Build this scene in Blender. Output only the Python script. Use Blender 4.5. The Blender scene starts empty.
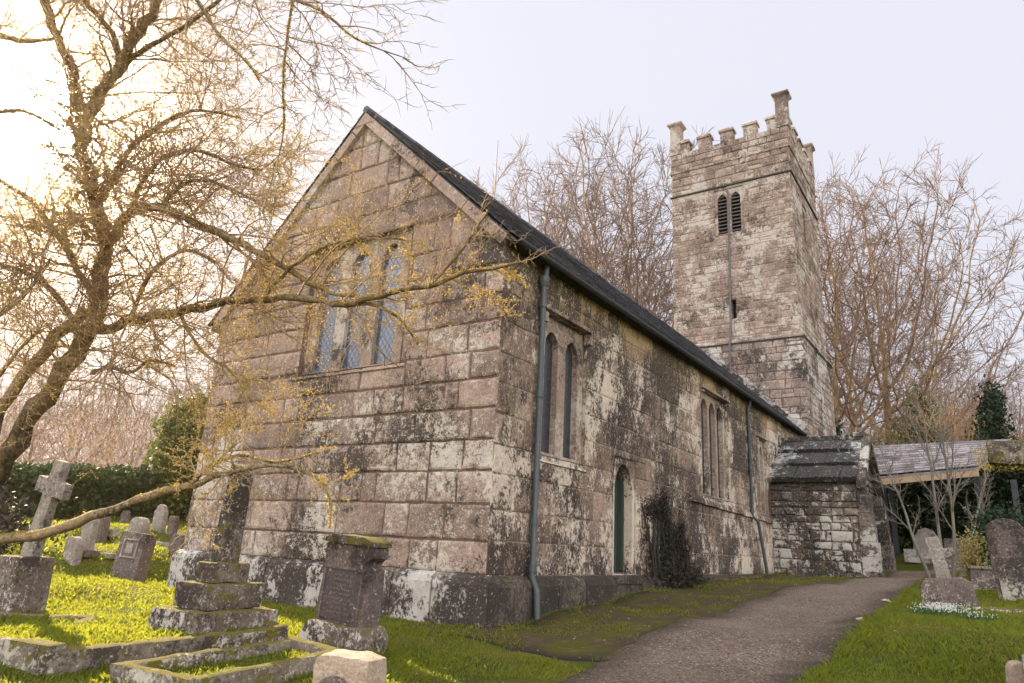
import bpy, bmesh, math, random
import numpy as np
from mathutils import Vector, Matrix, noise
R_ = random.Random(7)
S = bpy.context.scene
COL = S.collection
rad = math.radians

# ------------------------------------------------------------------ camera solve
F = 702.0; CX, CY = 512.0, 341.5
def unit(v): v = np.array(v, float); return v/np.linalg.norm(v)
_Y = unit([1008-CX, -(572-CY), F]); _X = -unit([-550-CX, -(487-CY), F])
_Z = unit(np.cross(_X, _Y))
if _Z[1] < 0: _Z = -_Z
_X = unit(np.cross(_Y, _Z))
if _X[0] < 0: _X = -_X
RM = np.array([_X, _Y, _Z])
def ray(px, py): return RM @ np.array([px-CX, -(py-CY), F])
def hor(px, py, d):
    r = ray(px, py); r = r*d/np.hypot(r[0], r[1]); return Vector(r)
def dep(px, py, d):
    r = ray(px, py); return Vector(r*d/F)
def camdepth(p): return float((RM.T @ np.array(p))[2])

cam = bpy.data.cameras.new('camera'); camo = bpy.data.objects.new('camera', cam); COL.objects.link(camo)
rt, up, fw = RM @ [1, 0, 0], RM @ [0, 1, 0], RM @ [0, 0, 1]
camo.matrix_world = Matrix(((rt[0], up[0], -fw[0], 0), (rt[1], up[1], -fw[1], 0), (rt[2], up[2], -fw[2], 0), (0, 0, 0, 1)))
cam.sensor_width = 36; cam.lens = F/1024*36; cam.clip_end = 3000; cam.clip_start = 0.05
S.camera = camo

# ------------------------------------------------------------------ ground height
GP = [(-13, 8, -1.12), (-10, 8, -1.10), (-7.2, 8, -1.08), (-5.8, 8, -1.06), (-5.76, 10, -.86), (-5.76, 13, -.68), (-5.76, 17.6, -.52), (-5.5, 22.6, -.45),
      (-3.3, 22.6, -.36), (-3, 26.5, -.15), (-2, 30, .25), (-2, 33, .55), (-2, 36, .8), (3, 27, .1), (0, 14, -.62), (3, 12, -.62), (-.7, 11, -.66), (1, 22, -.2), (6, 18, -.25), (8, 30, .6), (0, 6, -1.06), (-1.4, 6.1, -1.10), (-4, 6, -1.15),
      (0, 0, -1.4), (5, 0, -1.3), (-5, 0, -1.35), (-5, 2.2, -1.25), (-8, 3, -1.2), (-11, 4.6, -1.15), (-12.5, 6.2, -.93), (-13, 4.8, -.95), (-16, 8, -.48), (-20, 10, -.02), (-26, 13, .36),
      (-33, 16, .6), (-40, 20, .8), (-60, 20, 1), (-60, 50, 2), (0, 60, 1.2), (60, 60, 2), (60, 0, 0), (-14, 16, -.1), (-18, 14, .0), (-18, 26, .4), (-10, 36, .3), (20, 15, -.1), (-3, 17, -.5), (-3, 10, -.86)]
_gp = np.array(GP)
def gz_np(x, y):
    x = np.asarray(x, float); y = np.asarray(y, float)
    num = np.zeros(x.shape); den = np.zeros(x.shape)
    for a, b, c in _gp:
        d2 = (x-a)**2+(y-b)**2
        s = 1.0/(d2+.6)**2
        num += s*c; den += s
    z = num/den
    z += .018*np.sin(x*1.9+y*.7)*np.sin(y*1.6-x*.4)+.012*np.sin(x*4.1-y*1.3)*np.sin(y*3.7)
    far = np.clip((np.hypot(x, y)-60)/400, 0, 1)
    return z+far*22*(x < 1e9)
def gz(x, y): return float(gz_np(x, y))
def G(px, py, off=0.0):
    """the ground point that the photograph shows here"""
    r = ray(px, py); r = r/np.hypot(r[0], r[1]); t = 2.0
    while t < 90:
        p = r*t
        if p[2] <= gz(p[0], p[1])+off: break
        t += .03
    return Vector((p[0], p[1], gz(p[0], p[1])))

# ------------------------------------------------------------------ object helpers
def link(o, parent=None):
    COL.objects.link(o)
    if parent: o.parent = parent
    return o
def tag(o, label=None, cat=None, group=None, kind=None):
    if label: o['label'] = label
    if cat: o['category'] = cat
    if group: o['group'] = group
    if kind: o['kind'] = kind
    return o
def empty(name, loc=(0, 0, 0), rot=(0, 0, 0)):
    o = bpy.data.objects.new(name, None); COL.objects.link(o); o.location = loc; o.rotation_euler = rot
    o.empty_display_size = .2
    return o
class MB:
    def __init__(s): s.v = []; s.f = []; s.a = []; s.tb = {}
    def face(s, pts, a=.5):
        n = len(s.v); s.v.extend([tuple(p) for p in pts]); s.f.append(tuple(range(n, n+len(pts)))); s.a.append(a)
    def faces(s, verts, faces, a=.5):
        n = len(s.v); s.v.extend([tuple(p) for p in verts])
        for f in faces: s.f.append(tuple(i+n for i in f)); s.a.append(a)
    def box(s, x0, x1, y0, y1, z0, z1, a=.5, M=None):
        v = [Vector((x, y, z)) for z in (z0, z1) for y in (y0, y1) for x in (x0, x1)]
        if M: v = [M @ p for p in v]
        s.faces(v, [(0, 2, 3, 1), (4, 5, 7, 6), (0, 1, 5, 4), (1, 3, 7, 5), (3, 2, 6, 7), (2, 0, 4, 6)], a)
    def tube(s, pts, rs, n=6, a=.5, cap=False):
        if len(pts) < 2: return
        if n <= 5 and not cap:
            s.tb.setdefault((len(pts), n), []).append(([tuple(p) for p in pts], list(rs) if hasattr(rs, '__len__') else [rs]*len(pts), a)); return
        pts = [Vector(p) for p in pts]
        base = len(s.v); k = len(pts)
        u = None
        for i, p in enumerate(pts):
            t = (pts[min(i+1, k-1)]-pts[max(i-1, 0)])
            if t.length < 1e-9: t = Vector((0, 0, 1))
            t.normalize()
            if u is None:
                u = t.cross(Vector((.3, .5, .8)))
                if u.length < .05: u = t.cross(Vector((1, 0, 0)))
            else: u = u-t*u.dot(t)
            if u.length < 1e-6: u = t.orthogonal()
            u.normalize(); w = t.cross(u); r = rs[i] if hasattr(rs, '__len__') else rs
            for j in range(n):
                an = 2*math.pi*j/n
                s.v.append(tuple(p+(u*math.cos(an)+w*math.sin(an))*r))
        for i in range(k-1):
            for j in range(n):
                j2 = (j+1) % n
                s.f.append((base+i*n+j, base+i*n+j2, base+(i+1)*n+j2, base+(i+1)*n+j)); s.a.append(a)
        if cap:
            s.f.append(tuple(base+j for j in range(n))[::-1]); s.a.append(a)
            s.f.append(tuple(base+(k-1)*n+j for j in range(n))); s.a.append(a)
    def build(s, name, m, parent=None, smooth=False):
        me = bpy.data.meshes.new(name)
        if not s.tb: me.from_pydata(s.v, [], s.f); A = np.array(s.a, dtype=np.float32)
        else:
            VV = [np.array(s.v, float).reshape(-1, 3)]; LI = [np.array([i for f in s.f for i in f], dtype=np.int64)]; LT = [np.array([len(f) for f in s.f], dtype=np.int64)]; AA = [np.array(s.a)]
            nv = len(s.v)
            for (k, n), items in s.tb.items():
                P = np.array([i[0] for i in items]); Rr = np.array([i[1] for i in items]); m_ = len(items)
                T = np.empty_like(P); T[:, 1:-1] = P[:, 2:]-P[:, :-2]; T[:, 0] = P[:, 1]-P[:, 0]; T[:, -1] = P[:, -1]-P[:, -2]
                T /= np.linalg.norm(T, axis=2, keepdims=True)+1e-12
                U = np.cross(T, np.array([.31, .52, .79])); bad = np.linalg.norm(U, axis=2) < .08; U[bad] = np.cross(T[bad], np.array([1., 0, 0])); U /= np.linalg.norm(U, axis=2, keepdims=True)+1e-12
                Wv = np.cross(T, U); an = 2*np.pi*np.arange(n)/n
                V = P[:, :, None]+(U[:, :, None]*np.cos(an)[None, None, :, None]+Wv[:, :, None]*np.sin(an)[None, None, :, None])*Rr[:, :, None, None]
                VV.append(V.reshape(-1, 3)); base = nv+np.arange(m_)[:, None, None]*k*n; i = np.arange(k-1)[None, :, None]*n; j = np.arange(n)[None, None, :]; j2 = (j+1) % n
                Q = np.stack([base+i+j, base+i+j2, base+i+n+j2, base+i+n+j], -1).reshape(-1); LI.append(Q); LT.append(np.full(len(Q)//4, 4)); AA.append(np.repeat([i_[2] for i_ in items], (k-1)*n)); nv += m_*k*n
            VV = np.concatenate(VV); LI = np.concatenate(LI); LT = np.concatenate(LT); A = np.concatenate(AA).astype(np.float32)
            me.vertices.add(len(VV)); me.loops.add(len(LI)); me.polygons.add(len(LT))
            me.vertices.foreach_set('co', VV.astype(np.float32).ravel()); me.loops.foreach_set('vertex_index', LI.astype(np.int32)); me.polygons.foreach_set('loop_start', (np.cumsum(LT)-LT).astype(np.int32)); me.update(calc_edges=True)
        me.update()
        at = me.attributes.new('blk', 'FLOAT', 'FACE'); at.data.foreach_set('value', A)
        if m: me.materials.append(m)
        if smooth: me.polygons.foreach_set('use_smooth', [True]*len(me.polygons))
        return link(bpy.data.objects.new(name, me), parent)
def quads_np(name, V, m, parent=None, n=4):
    """V: (N*n,3) loose polygons with n corners"""
    N = len(V)//n
    me = bpy.data.meshes.new(name); me.vertices.add(N*n); me.loops.add(N*n); me.polygons.add(N)
    me.vertices.foreach_set('co', np.ascontiguousarray(V, dtype=np.float32).ravel())
    me.loops.foreach_set('vertex_index', np.arange(N*n, dtype=np.int32))
    me.polygons.foreach_set('loop_start', np.arange(0, N*n, n, dtype=np.int32))
    at = me.attributes.new('blk', 'FLOAT', 'FACE'); at.data.foreach_set('value', np.random.RandomState(3).rand(N).astype(np.float32))
    me.materials.append(m); me.update(calc_edges=True); me.validate()
    return link(bpy.data.objects.new(name, me), parent)

# ------------------------------------------------------------------ materials
class NT:
    def __init__(s, name):
        s.m = bpy.data.materials.new(name); s.m.use_nodes = True; s.t = s.m.node_tree; s.t.nodes.clear()
        s.out = s.t.nodes.new('ShaderNodeOutputMaterial')
    def n(s, typ, **kw):
        d = s.t.nodes.new(typ)
        for k, v in kw.items():
            if k.startswith('_'): setattr(d, k[1:], v)
            else:
                i = d.inputs[int(k[1:])] if k[0] == 'i' and k[1:].isdigit() else d.inputs[k.replace('__', ' ')]
                if hasattr(v, 'is_output') or isinstance(v, bpy.types.NodeSocket): s.t.links.new(v, i)
                else: i.default_value = v
        return d
    def coord(s, scale=(1, 1, 1), loc=(0, 0, 0)):
        c = s.n('ShaderNodeTexCoord'); mp = s.n('ShaderNodeMapping', Vector=c.outputs['Object'])
        mp.inputs['Scale'].default_value = scale; mp.inputs['Location'].default_value = loc
        return mp.outputs[0]
    def noise(s, sc, det=6, rough=.6, vec=None, dist=0):
        d = s.n('ShaderNodeTexNoise', Scale=sc, Detail=det, Roughness=rough, Distortion=dist)
        s.t.links.new(vec if vec else s.coord(), d.inputs['Vector']); return d.outputs['Fac']
    def ramp(s, fac, a, b, c0=0, c1=1):
        d = s.n('ShaderNodeMapRange', Value=fac); d.inputs['From Min'].default_value = a; d.inputs['From Max'].default_value = b
        d.inputs['To Min'].default_value = c0; d.inputs['To Max'].default_value = c1; return d.outputs[0]
    def mix(s, fac, a, b, mode='MIX'):
        d = s.n('ShaderNodeMix', _data_type='RGBA', _blend_type=mode)
        for k, v in ((0, fac), (6, a), (7, b)):
            if isinstance(v, bpy.types.NodeSocket): s.t.links.new(v, d.inputs[k])
            else: d.inputs[k].default_value = (*v, 1) if isinstance(v, tuple) and len(v) == 3 else v
        return d.outputs[2]
    def math(s, op, a, b=0.0):
        d = s.n('ShaderNodeMath', _operation=op)
        for k, v in ((0, a), (1, b)):
            if isinstance(v, bpy.types.NodeSocket): s.t.links.new(v, d.inputs[k])
            else: d.inputs[k].default_value = v
        return d.outputs[0]
    def attr(s): return s.n('ShaderNodeAttribute', _attribute_name='blk').outputs['Fac']
    def bsdf(s, col, rough=.9, bump=None, bs=.3, bd=.02, spec=.3, metal=0.):
        b = s.n('ShaderNodeBsdfPrincipled', Roughness=rough, Metallic=metal)
        b.inputs['Specular IOR Level'].default_value = spec
        if isinstance(col, bpy.types.NodeSocket): s.t.links.new(col, b.inputs['Base Color'])
        else: b.inputs['Base Color'].default_value = (*col, 1)
        if bump:
            bp = s.n('ShaderNodeBump', Height=bump, Strength=bs, Distance=bd); s.t.links.new(bp.outputs[0], b.inputs['Normal'])
        s.t.links.new(b.outputs[0], s.out.inputs[0]); return b

def stone(name, c0, c1, lich=.5, dark=.5, lcol=(.55, .52, .44), moss=0., bvar=.35, dcol=(.035, .03, .027), lsc=5., streak=.6, zdark=None, ochre=None, fine=1., rough_bd=.03, zl=None):
    """weathered granite; lich / dark are roughly the covered fractions"""
    s = NT(name)
    n1 = s.noise(1.7, 6, .7); n2 = s.noise(9, 6, .75)
    col = s.mix(s.ramp(s.math('ADD', s.math('MULTIPLY', n1, .5), s.math('MULTIPLY', n2, .5)), .40, .58), c0, c1)
    a = s.attr()
    col = s.mix(1., col, s.n('ShaderNodeCombineColor', Red=s.ramp(a, 0, 1, 1-bvar, 1+bvar), Green=s.ramp(a, 0, 1, 1-bvar*1.05, 1+bvar*1.0), Blue=s.ramp(a, 0, 1, 1-bvar*1.1, 1+bvar*.95)).outputs[0], 'MULTIPLY')
    if ochre:
        zc = s.n('ShaderNodeSeparateXYZ', Vector=s.coord()).outputs[2]
        col = s.mix(s.math('MULTIPLY', s.ramp(zc, ochre[0], ochre[1]), .75), col, (.36, .25, .12))
    g = s.noise(38*fine, 5, .8)
    col = s.mix(.8, col, s.n('ShaderNodeCombineColor', Red=s.ramp(g, .3, .7, .42, 1.58), Green=s.ramp(g, .3, .7, .42, 1.58), Blue=s.ramp(g, .3, .7, .42, 1.58)).outputs[0], 'MULTIPLY')
    # black algae, drawn out downwards
    dn = s.math('ADD', s.math('MULTIPLY', s.noise(3.6, 5, .7, s.coord((1, 1, 1-streak), (3, 7, 1))), .45), s.math('MULTIPLY', s.noise(19, 5, .8, s.coord((1, 1, 1-streak), (3, 7, 1))), .55))
    dn = s.math('ADD', dn, s.math('MULTIPLY', s.math('SUBTRACT', s.noise(.7, 3, .5, s.coord((1, 1, 1), (31, 3, 8))), .5), .6))
    if zdark:
        zc = s.n('ShaderNodeSeparateXYZ', Vector=s.coord()).outputs[2]
        dn = s.math('ADD', dn, s.ramp(zc, zdark[0], zdark[1], zdark[2], 0))
    dn = s.math('ADD', dn, s.math('MULTIPLY', s.math('SUBTRACT', s.math('FRACT', s.math('MULTIPLY', a, 7.31)), .5), .07 if bvar > .15 else 0))
    th = .63-.24*dark
    dm = s.ramp(dn, th, th+.07)
    col = s.mix(s.math('MULTIPLY', dm, .85), col, dcol)
    # pale crustose lichen: ragged-edged patches and specks
    v1 = s.coord((1, 1, 1-streak*.45), (11, 2, 5))
    ln = s.math('ADD', s.math('MULTIPLY', s.noise(lsc*.8, 6, .7, v1), .5), s.math('MULTIPLY', s.noise(lsc*3.1, 6, .75, v1), .5))
    ln = s.math('ADD', ln, s.math('MULTIPLY', s.math('SUBTRACT', s.noise(.8, 3, .5, s.coord((1, 1, 1), (5, 23, 2))), .5), .5))
    if zl:
        zc = s.n('ShaderNodeSeparateXYZ', Vector=s.coord()).outputs[2]; ln = s.math('ADD', ln, s.ramp(zc, zl[0], zl[1], 0, zl[2]))
    ln = s.math('ADD', ln, s.math('MULTIPLY', s.math('SUBTRACT', s.math('FRACT', s.math('MULTIPLY', a, 3.77)), .5), .06 if bvar > .15 else 0))
    th = .64-.24*lich
    lm = s.ramp(ln, th, th+.04)
    sp = s.noise(24, 3, .6, s.coord((1, 1, 1), (1, 9, 4)))
    lm = s.math('MAXIMUM', lm, s.math('MULTIPLY', s.ramp(sp, .64-.06*lich, .69-.06*lich), .8))
    lc = s.mix(s.ramp(n2, .35, .7), lcol, tuple(c*.72 for c in lcol))
    col = s.mix(s.math('MULTIPLY', lm, .86), col, lc)
    if moss > 0:
        gn = s.n('ShaderNodeNewGeometry'); nz = s.n('ShaderNodeSeparateXYZ', Vector=gn.outputs['Normal']).outputs[2]
        mm = s.math('MULTIPLY', s.ramp(nz, .25, .8), s.ramp(s.noise(7, 8, .75, s.coord((1, 1, 1), (2, 2, 2))), .62-.17*moss, .66-.17*moss))
        mm = s.math('MAXIMUM', mm, s.ramp(s.noise(4, 8, .78, s.coord((1, 1, 1), (8, 1, 2))), .72-.14*moss, .76-.14*moss))
        col = s.mix(mm, col, s.mix(s.noise(50, 3), (.055, .065, .010), (.19, .15, .03)))
    hh = s.math('ADD', s.math('MULTIPLY', n2, .9), s.math('MULTIPLY', g, .35))
    hh = s.math('ADD', hh, s.math('MULTIPLY', lm, .12))
    s.bsdf(col, .92, hh, 1., rough_bd, .2)
    return s.m
def simple(name, c0, c1=None, sc=8, rough=.8, bd=.01, spec=.3, metal=0., vec=None):
    s = NT(name); n = s.noise(sc, 7, .65, s.coord(vec) if vec else None)
    col = s.mix(s.ramp(n, .3, .7), c0, c1 or tuple(c*.6 for c in c0))
    s.bsdf(col, rough, n, .6, bd, spec, metal); return s.m
def leafmat(name, c0, c1, trans=.45, tc=None, rough=.55, dry=None):
    s = NT(name); a = s.attr()
    cl = s.noise(.9, 4, .6)
    col = s.mix(s.math('MULTIPLY', s.math('ADD', a, s.ramp(cl, .3, .7)), .5), c0, c1)
    if dry: col = s.mix(s.ramp(s.noise(1.7, 6, .7, s.coord((1, 1, 1), (7, 7, 7))), .50, .60, 0, .65), col, dry)
    d = s.n('ShaderNodeBsdfPrincipled', Roughness=rough); s.t.links.new(col, d.inputs['Base Color']); d.inputs['Specular IOR Level'].default_value = .25
    t = s.n('ShaderNodeBsdfTranslucent'); s.t.links.new(s.mix(.5, col, tc) if tc else col, t.inputs[0])
    mx = s.n('ShaderNodeMixShader', i0=trans, i1=d.outputs[0], i2=t.outputs[0]); s.t.links.new(mx.outputs[0], s.out.inputs[0]); return s.m
def glassmat(name):
    s = NT(name)
    c = s.coord((1, 1, 1)); sx = s.n('ShaderNodeSeparateXYZ', Vector=c)
    u = s.math('ADD', s.math('ADD', sx.outputs[0], sx.outputs[1]), 100.); v = s.math('ADD', sx.outputs[2], 50.)
    L = []
    for sg in (1, -1):
        w = s.math('MODULO', s.math('ADD', s.math('MULTIPLY', u, 1/.11), s.math('MULTIPLY', v, sg/.15)), 1.)
        w = s.math('ABSOLUTE', w)
        L.append(s.math('LESS_THAN', w, .13))
    lead = s.math('MAXIMUM', L[0], L[1])
    vo = s.n('ShaderNodeTexVoronoi', Scale=9.); s.t.links.new(c, vo.inputs['Vector'])
    pane = s.mix(vo.outputs['Color'], (.02, .04, .09), (.07, .11, .19))
    col = s.mix(lead, pane, (.03, .03, .035))
    s.bsdf(col, s.ramp(lead, 0, 1, .12, .6), s.math('ADD', s.noise(14, 3), lead), .5, .01, .9)
    return s.m

M = {}
M['gable'] = stone('gable granite', (.36, .275, .235), (.20, .145, .125), lich=.50, dark=.40, lcol=(.62, .57, .51), bvar=.26, lsc=11, streak=.1, zdark=(-.35, 1.6, .035), zl=(.8, 3.6, -.055))
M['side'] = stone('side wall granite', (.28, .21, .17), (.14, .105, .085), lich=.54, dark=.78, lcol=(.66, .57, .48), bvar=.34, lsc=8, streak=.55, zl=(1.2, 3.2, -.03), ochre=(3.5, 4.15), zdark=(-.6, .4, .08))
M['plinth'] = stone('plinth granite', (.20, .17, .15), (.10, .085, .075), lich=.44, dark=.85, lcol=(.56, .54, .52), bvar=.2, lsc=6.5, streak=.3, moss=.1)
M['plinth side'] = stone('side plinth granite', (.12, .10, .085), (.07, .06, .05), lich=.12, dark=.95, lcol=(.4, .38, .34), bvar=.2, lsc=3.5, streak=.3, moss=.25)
M['mortar tower'] = stone('pale tower mortar', (.36, .27, .23), (.22, .16, .14), lich=.4, dark=.25, bvar=0, lsc=4)
M['mortar'] = stone('old lime mortar', (.17, .115, .092), (.11, .075, .06), lich=.15, dark=.3, bvar=0, lsc=8)
M['mortar side'] = stone('pale mortar', (.33, .27, .21), (.17, .13, .10), lich=.45, dark=.55, bvar=0, lsc=5, streak=.5)
M['tower'] = stone('tower granite rubble', (.35, .27, .235), (.18, .135, .115), lich=.54, dark=.34, lcol=(.54, .49, .45), bvar=.3, lsc=4.2, streak=.2, fine=.5, rough_bd=.05)
M['tower low'] = stone('lower tower granite', (.35, .28, .25), (.19, .15, .13), lich=.50, dark=.55, lcol=(.58, .55, .52), bvar=.25, lsc=2.0, streak=.5, fine=.5, rough_bd=.05)
M['porch'] = stone('porch granite', (.21, .18, .155), (.10, .085, .075), lich=.50, dark=.86, lcol=(.50, .49, .45), bvar=.3, lsc=3.0, streak=.1, moss=.2, fine=.6)
M['porch slab'] = stone('porch roof slabs', (.10, .10, .10), (.05, .05, .055), lich=.50, dark=.9, lcol=(.42, .43, .43), bvar=.35, lsc=2.4, streak=0, fine=.6)
M['dressed'] = stone('dressed granite', (.33, .25, .205), (.21, .16, .13), lich=.45, dark=.42, lcol=(.5, .45, .4), bvar=.12, lsc=6, streak=.3)
M['dressed pale'] = stone('pale raking stones', (.40, .30, .26), (.27, .20, .17), lich=.3, dark=.25, lcol=(.5, .46, .43), bvar=.12, lsc=6, streak=0)
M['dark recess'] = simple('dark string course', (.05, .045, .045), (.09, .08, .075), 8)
M['slate'] = stone('grey slates', (.11, .11, .135), (.05, .05, .068), lich=.36, dark=.3, lcol=(.20, .19, .19), bvar=.4, lsc=7, streak=0, dcol=(.02, .02, .026))
M['slate pale'] = stone('pale slates', (.29, .27, .29), (.19, .175, .19), lich=.5, dark=.15, lcol=(.34, .34, .36), bvar=.4, lsc=5, streak=0, fine=.7)
M['gutter'] = simple('painted gutter', (.055, .06, .07), (.03, .033, .04), 12, .5)
M['pipe'] = simple('painted iron pipe', (.065, .08, .09), (.04, .05, .055), 14, .55, .004, .5)
M['lead'] = simple('lead conductor', (.13, .12, .13), (.07, .07, .08), 9, .6)
M['glass'] = glassmat('leaded glass')
M['glass plain'] = simple('dim leaded glass', (.02, .022, .028), (.04, .042, .05), 20, .25, .01, .6)
M['green door'] = simple('green painted wood', (.05, .075, .058), (.028, .042, .034), 6, .6, .006, .3, vec=(6, 6, .6))
M['louvre'] = simple('slate louvres', (.13, .115, .115), (.08, .07, .07), 12, .8)
M['black'] = simple('dim interior', (.012, .011, .011), (.02, .018, .018), 3, 1.)
M['timber'] = simple('sunlit timber', (.50, .36, .24), (.34, .24, .16), 10, .8, .006, vec=(1, 1, 12))  # fascia only: orange sunlight put into the wood colour
M['post'] = simple('grey timber post', (.22, .2, .17), (.13, .12, .1), 10, .9, .006)
M['tomb dark'] = stone('dark slate headstone', (.17, .135, .125), (.10, .08, .078), lich=.38, dark=.5, lcol=(.50, .45, .40), bvar=.1, lsc=13, streak=.3, moss=.35)
M['tomb inset'] = stone('inscribed slate panel', (.105, .085, .09), (.075, .06, .065), lich=.03, dark=.4, bvar=.05, lsc=9, streak=.3)
M['letters'] = simple('worn cut letters', (.24, .20, .18), (.14, .115, .105), 18, .9)
M['letters dark'] = simple('shadowed cut letters', (.05, .04, .038), (.09, .075, .07), 18, .9)
M['tomb grey'] = stone('grey granite monument', (.30, .27, .245), (.20, .18, .165), lich=.5, dark=.35, lcol=(.56, .54, .5), bvar=.1, lsc=6, streak=.2, moss=.2)
M['tomb mossy'] = stone('mossy granite monument', (.22, .18, .155), (.11, .09, .08), lich=.50, dark=.75, lcol=(.62, .59, .56), bvar=.1, lsc=8, streak=.2, moss=1.1)
M['kerb'] = stone('mossy granite kerb', (.27, .24, .20), (.13, .11, .09), lich=.42, dark=.62, lcol=(.55, .52, .47), bvar=.15, lsc=9, streak=0, moss=1.3)
M['pinkstone'] = stone('pink rough granite', (.46, .37, .30), (.36, .28, .22), lich=.35, dark=.05, lcol=(.6, .55, .47), bvar=.1, lsc=8, streak=0)
M['pale cross'] = stone('pale granite cross', (.34, .30, .27), (.20, .17, .155), lich=.5, dark=.35, lcol=(.58, .55, .5), bvar=.1, lsc=7, streak=0)
M['bark mossy'] = stone('mossy bark', (.33, .24, .14), (.19, .135, .085), lich=.35, dark=.35, lcol=(.36, .31, .22), bvar=.3, lsc=11, streak=.5, moss=.9)
M['twig'] = simple('thin twigs', (.42, .30, .17), (.27, .18, .11), 5, .8, .002)
M['moss tuft'] = leafmat('lichen and moss tufts', (.38, .30, .09), (.58, .46, .16), .5, (.9, .62, .16), .9)
M['beech bark'] = simple('beech bark', (.34, .24, .13), (.16, .11, .07), 3, .9, .02)
M['beech twig'] = simple('beech twigs', (.25, .17, .13), (.16, .11, .085), 2, .9, .002)
M['pink twig'] = simple('pale pink brown twigs', (.52, .36, .28), (.40, .26, .19), 2, .9, .002)
M['copper'] = leafmat('dry copper leaves', (.42, .24, .10), (.55, .36, .18), .5)
M['yew'] = leafmat('yew leaves', (.018, .04, .012), (.05, .08, .02), .25)
M['yew sunny'] = leafmat('sunlit evergreen leaves', (.05, .08, .015), (.16, .17, .04), .4)
M['ivy'] = leafmat('dark evergreen leaves', (.012, .028, .012), (.03, .055, .02), .2)
M['ivy sunlit'] = leafmat('sunlit hedge leaves', (.30, .27, .08), (.60, .50, .22), .4)  # sunlight put into the leaf colour of the small shrub
M['climber'] = leafmat('dead climber leaves', (.02, .017, .014), (.045, .038, .03), .1)
M['grass'] = leafmat('short grass', (.045, .085, .012), (.155, .19, .028),   .6, (.60, .62, .05), .45, (.12, .105, .035))
M['snowdrop'] = leafmat('snowdrop petals', (.7, .72, .68), (.8, .8, .8), .4)
M['snowdrop leaf'] = leafmat('snowdrop leaves', (.05, .12, .04), (.08, .16, .06), .4)
def groundmat():
    s = NT('turf soil'); n = s.noise(1.3, 9, .65); n2 = s.noise(26, 7, .75)
    col = s.mix(s.ramp(n, .35, .65), (.065, .095, .014), (.125, .145, .02)); col = s.mix(s.ramp(n2, .4, .7), col, (.05, .055, .015))
    col = s.mix(s.ramp(s.noise(.5, 6, .7, s.coord((1, 1, 1), (3, 1, 1))), .5, .64), col, (.16, .14, .03))
    s.bsdf(col, .95, n2, 1., .06, .1); return s.m
M['ground'] = groundmat()
def pathmat():
    s = NT('gravel path'); n = s.noise(1.1, 8, .7); g = s.noise(70, 4, .85)
    v = s.n('ShaderNodeTexVoronoi', Scale=60.); s.t.links.new(s.coord(), v.inputs['Vector'])
    col = s.mix(s.ramp(n, .35, .65), (.145, .108, .082), (.215, .165, .13))
    col = s.mix(.75, col, s.n('ShaderNodeCombineColor', Red=s.ramp(g, .3, .7, .4, 1.6), Green=s.ramp(g, .3, .7, .4, 1.6), Blue=s.ramp(g, .3, .7, .42, 1.6)).outputs[0], 'MULTIPLY')
    vc = s.n('ShaderNodeSeparateColor', Color=v.outputs['Color']).outputs[0]
    col = s.mix(s.ramp(vc, .86, .9), col, (.34, .30, .27)); col = s.mix(s.ramp(vc, .12, .06), col, (.05, .04, .035))
    # darker, ragged edges: attribute holds the distance from the middle
    e = s.ramp(s.math('ADD', s.attr(), s.math('MULTIPLY', s.math('SUBTRACT', s.noise(2.2, 8, .7), .5), .9)), .55, .95)
    col = s.mix(s.math('MULTIPLY', e, .8), col, (.055, .043, .033))
    s.bsdf(col, .95, s.math('ADD', g, s.math('MULTIPLY', vc, .5)), 1., .03, .2); return s.m
M['path'] = pathmat()
def vergemat():
    s = NT('bare mossy earth'); n = s.noise(1.5, 9, .7); g = s.noise(45, 5, .8)
    col = s.mix(s.ramp(n, .45, .57), (.075, .055, .04), (.085, .085, .018)); col = s.mix(s.ramp(s.noise(5, 8, .7, s.coord((1, 1, 1), (9, 2, 2))), .5, .7), col, (.14, .11, .05))
    col = s.mix(s.ramp(s.attr(), .6, .95), col, (.035, .028, .022))
    col = s.mix(.6, col, s.n('ShaderNodeCombineColor', Red=s.ramp(g, .3, .7, .4, 1.6), Green=s.ramp(g, .3, .7, .4, 1.6), Blue=s.ramp(g, .3, .7, .4, 1.6)).outputs[0], 'MULTIPLY')
    s.bsdf(col, .95, g, 1., .04, .1); return s.m
M['verge'] = vergemat()

# ------------------------------------------------------------------ world and sun
SD = Vector(unit(ray(40, 120)))
W = bpy.data.worlds.new('World'); S.world = W; W.use_nodes = True; nt = W.node_tree; nt.nodes.clear()
sky = nt.nodes.new('ShaderNodeTexSky'); sky.sky_type = 'NISHITA'; sky.sun_disc = False
sky.sun_elevation = math.asin(SD.z); sky.sun_rotation = math.atan2(SD.x, SD.y); sky.altitude = 100
sky.air_density = 1.0; sky.dust_density = 1.5; sky.ozone_density = 1.5
bg = nt.nodes.new('ShaderNodeBackground'); wo = nt.nodes.new('ShaderNodeOutputWorld')
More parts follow.
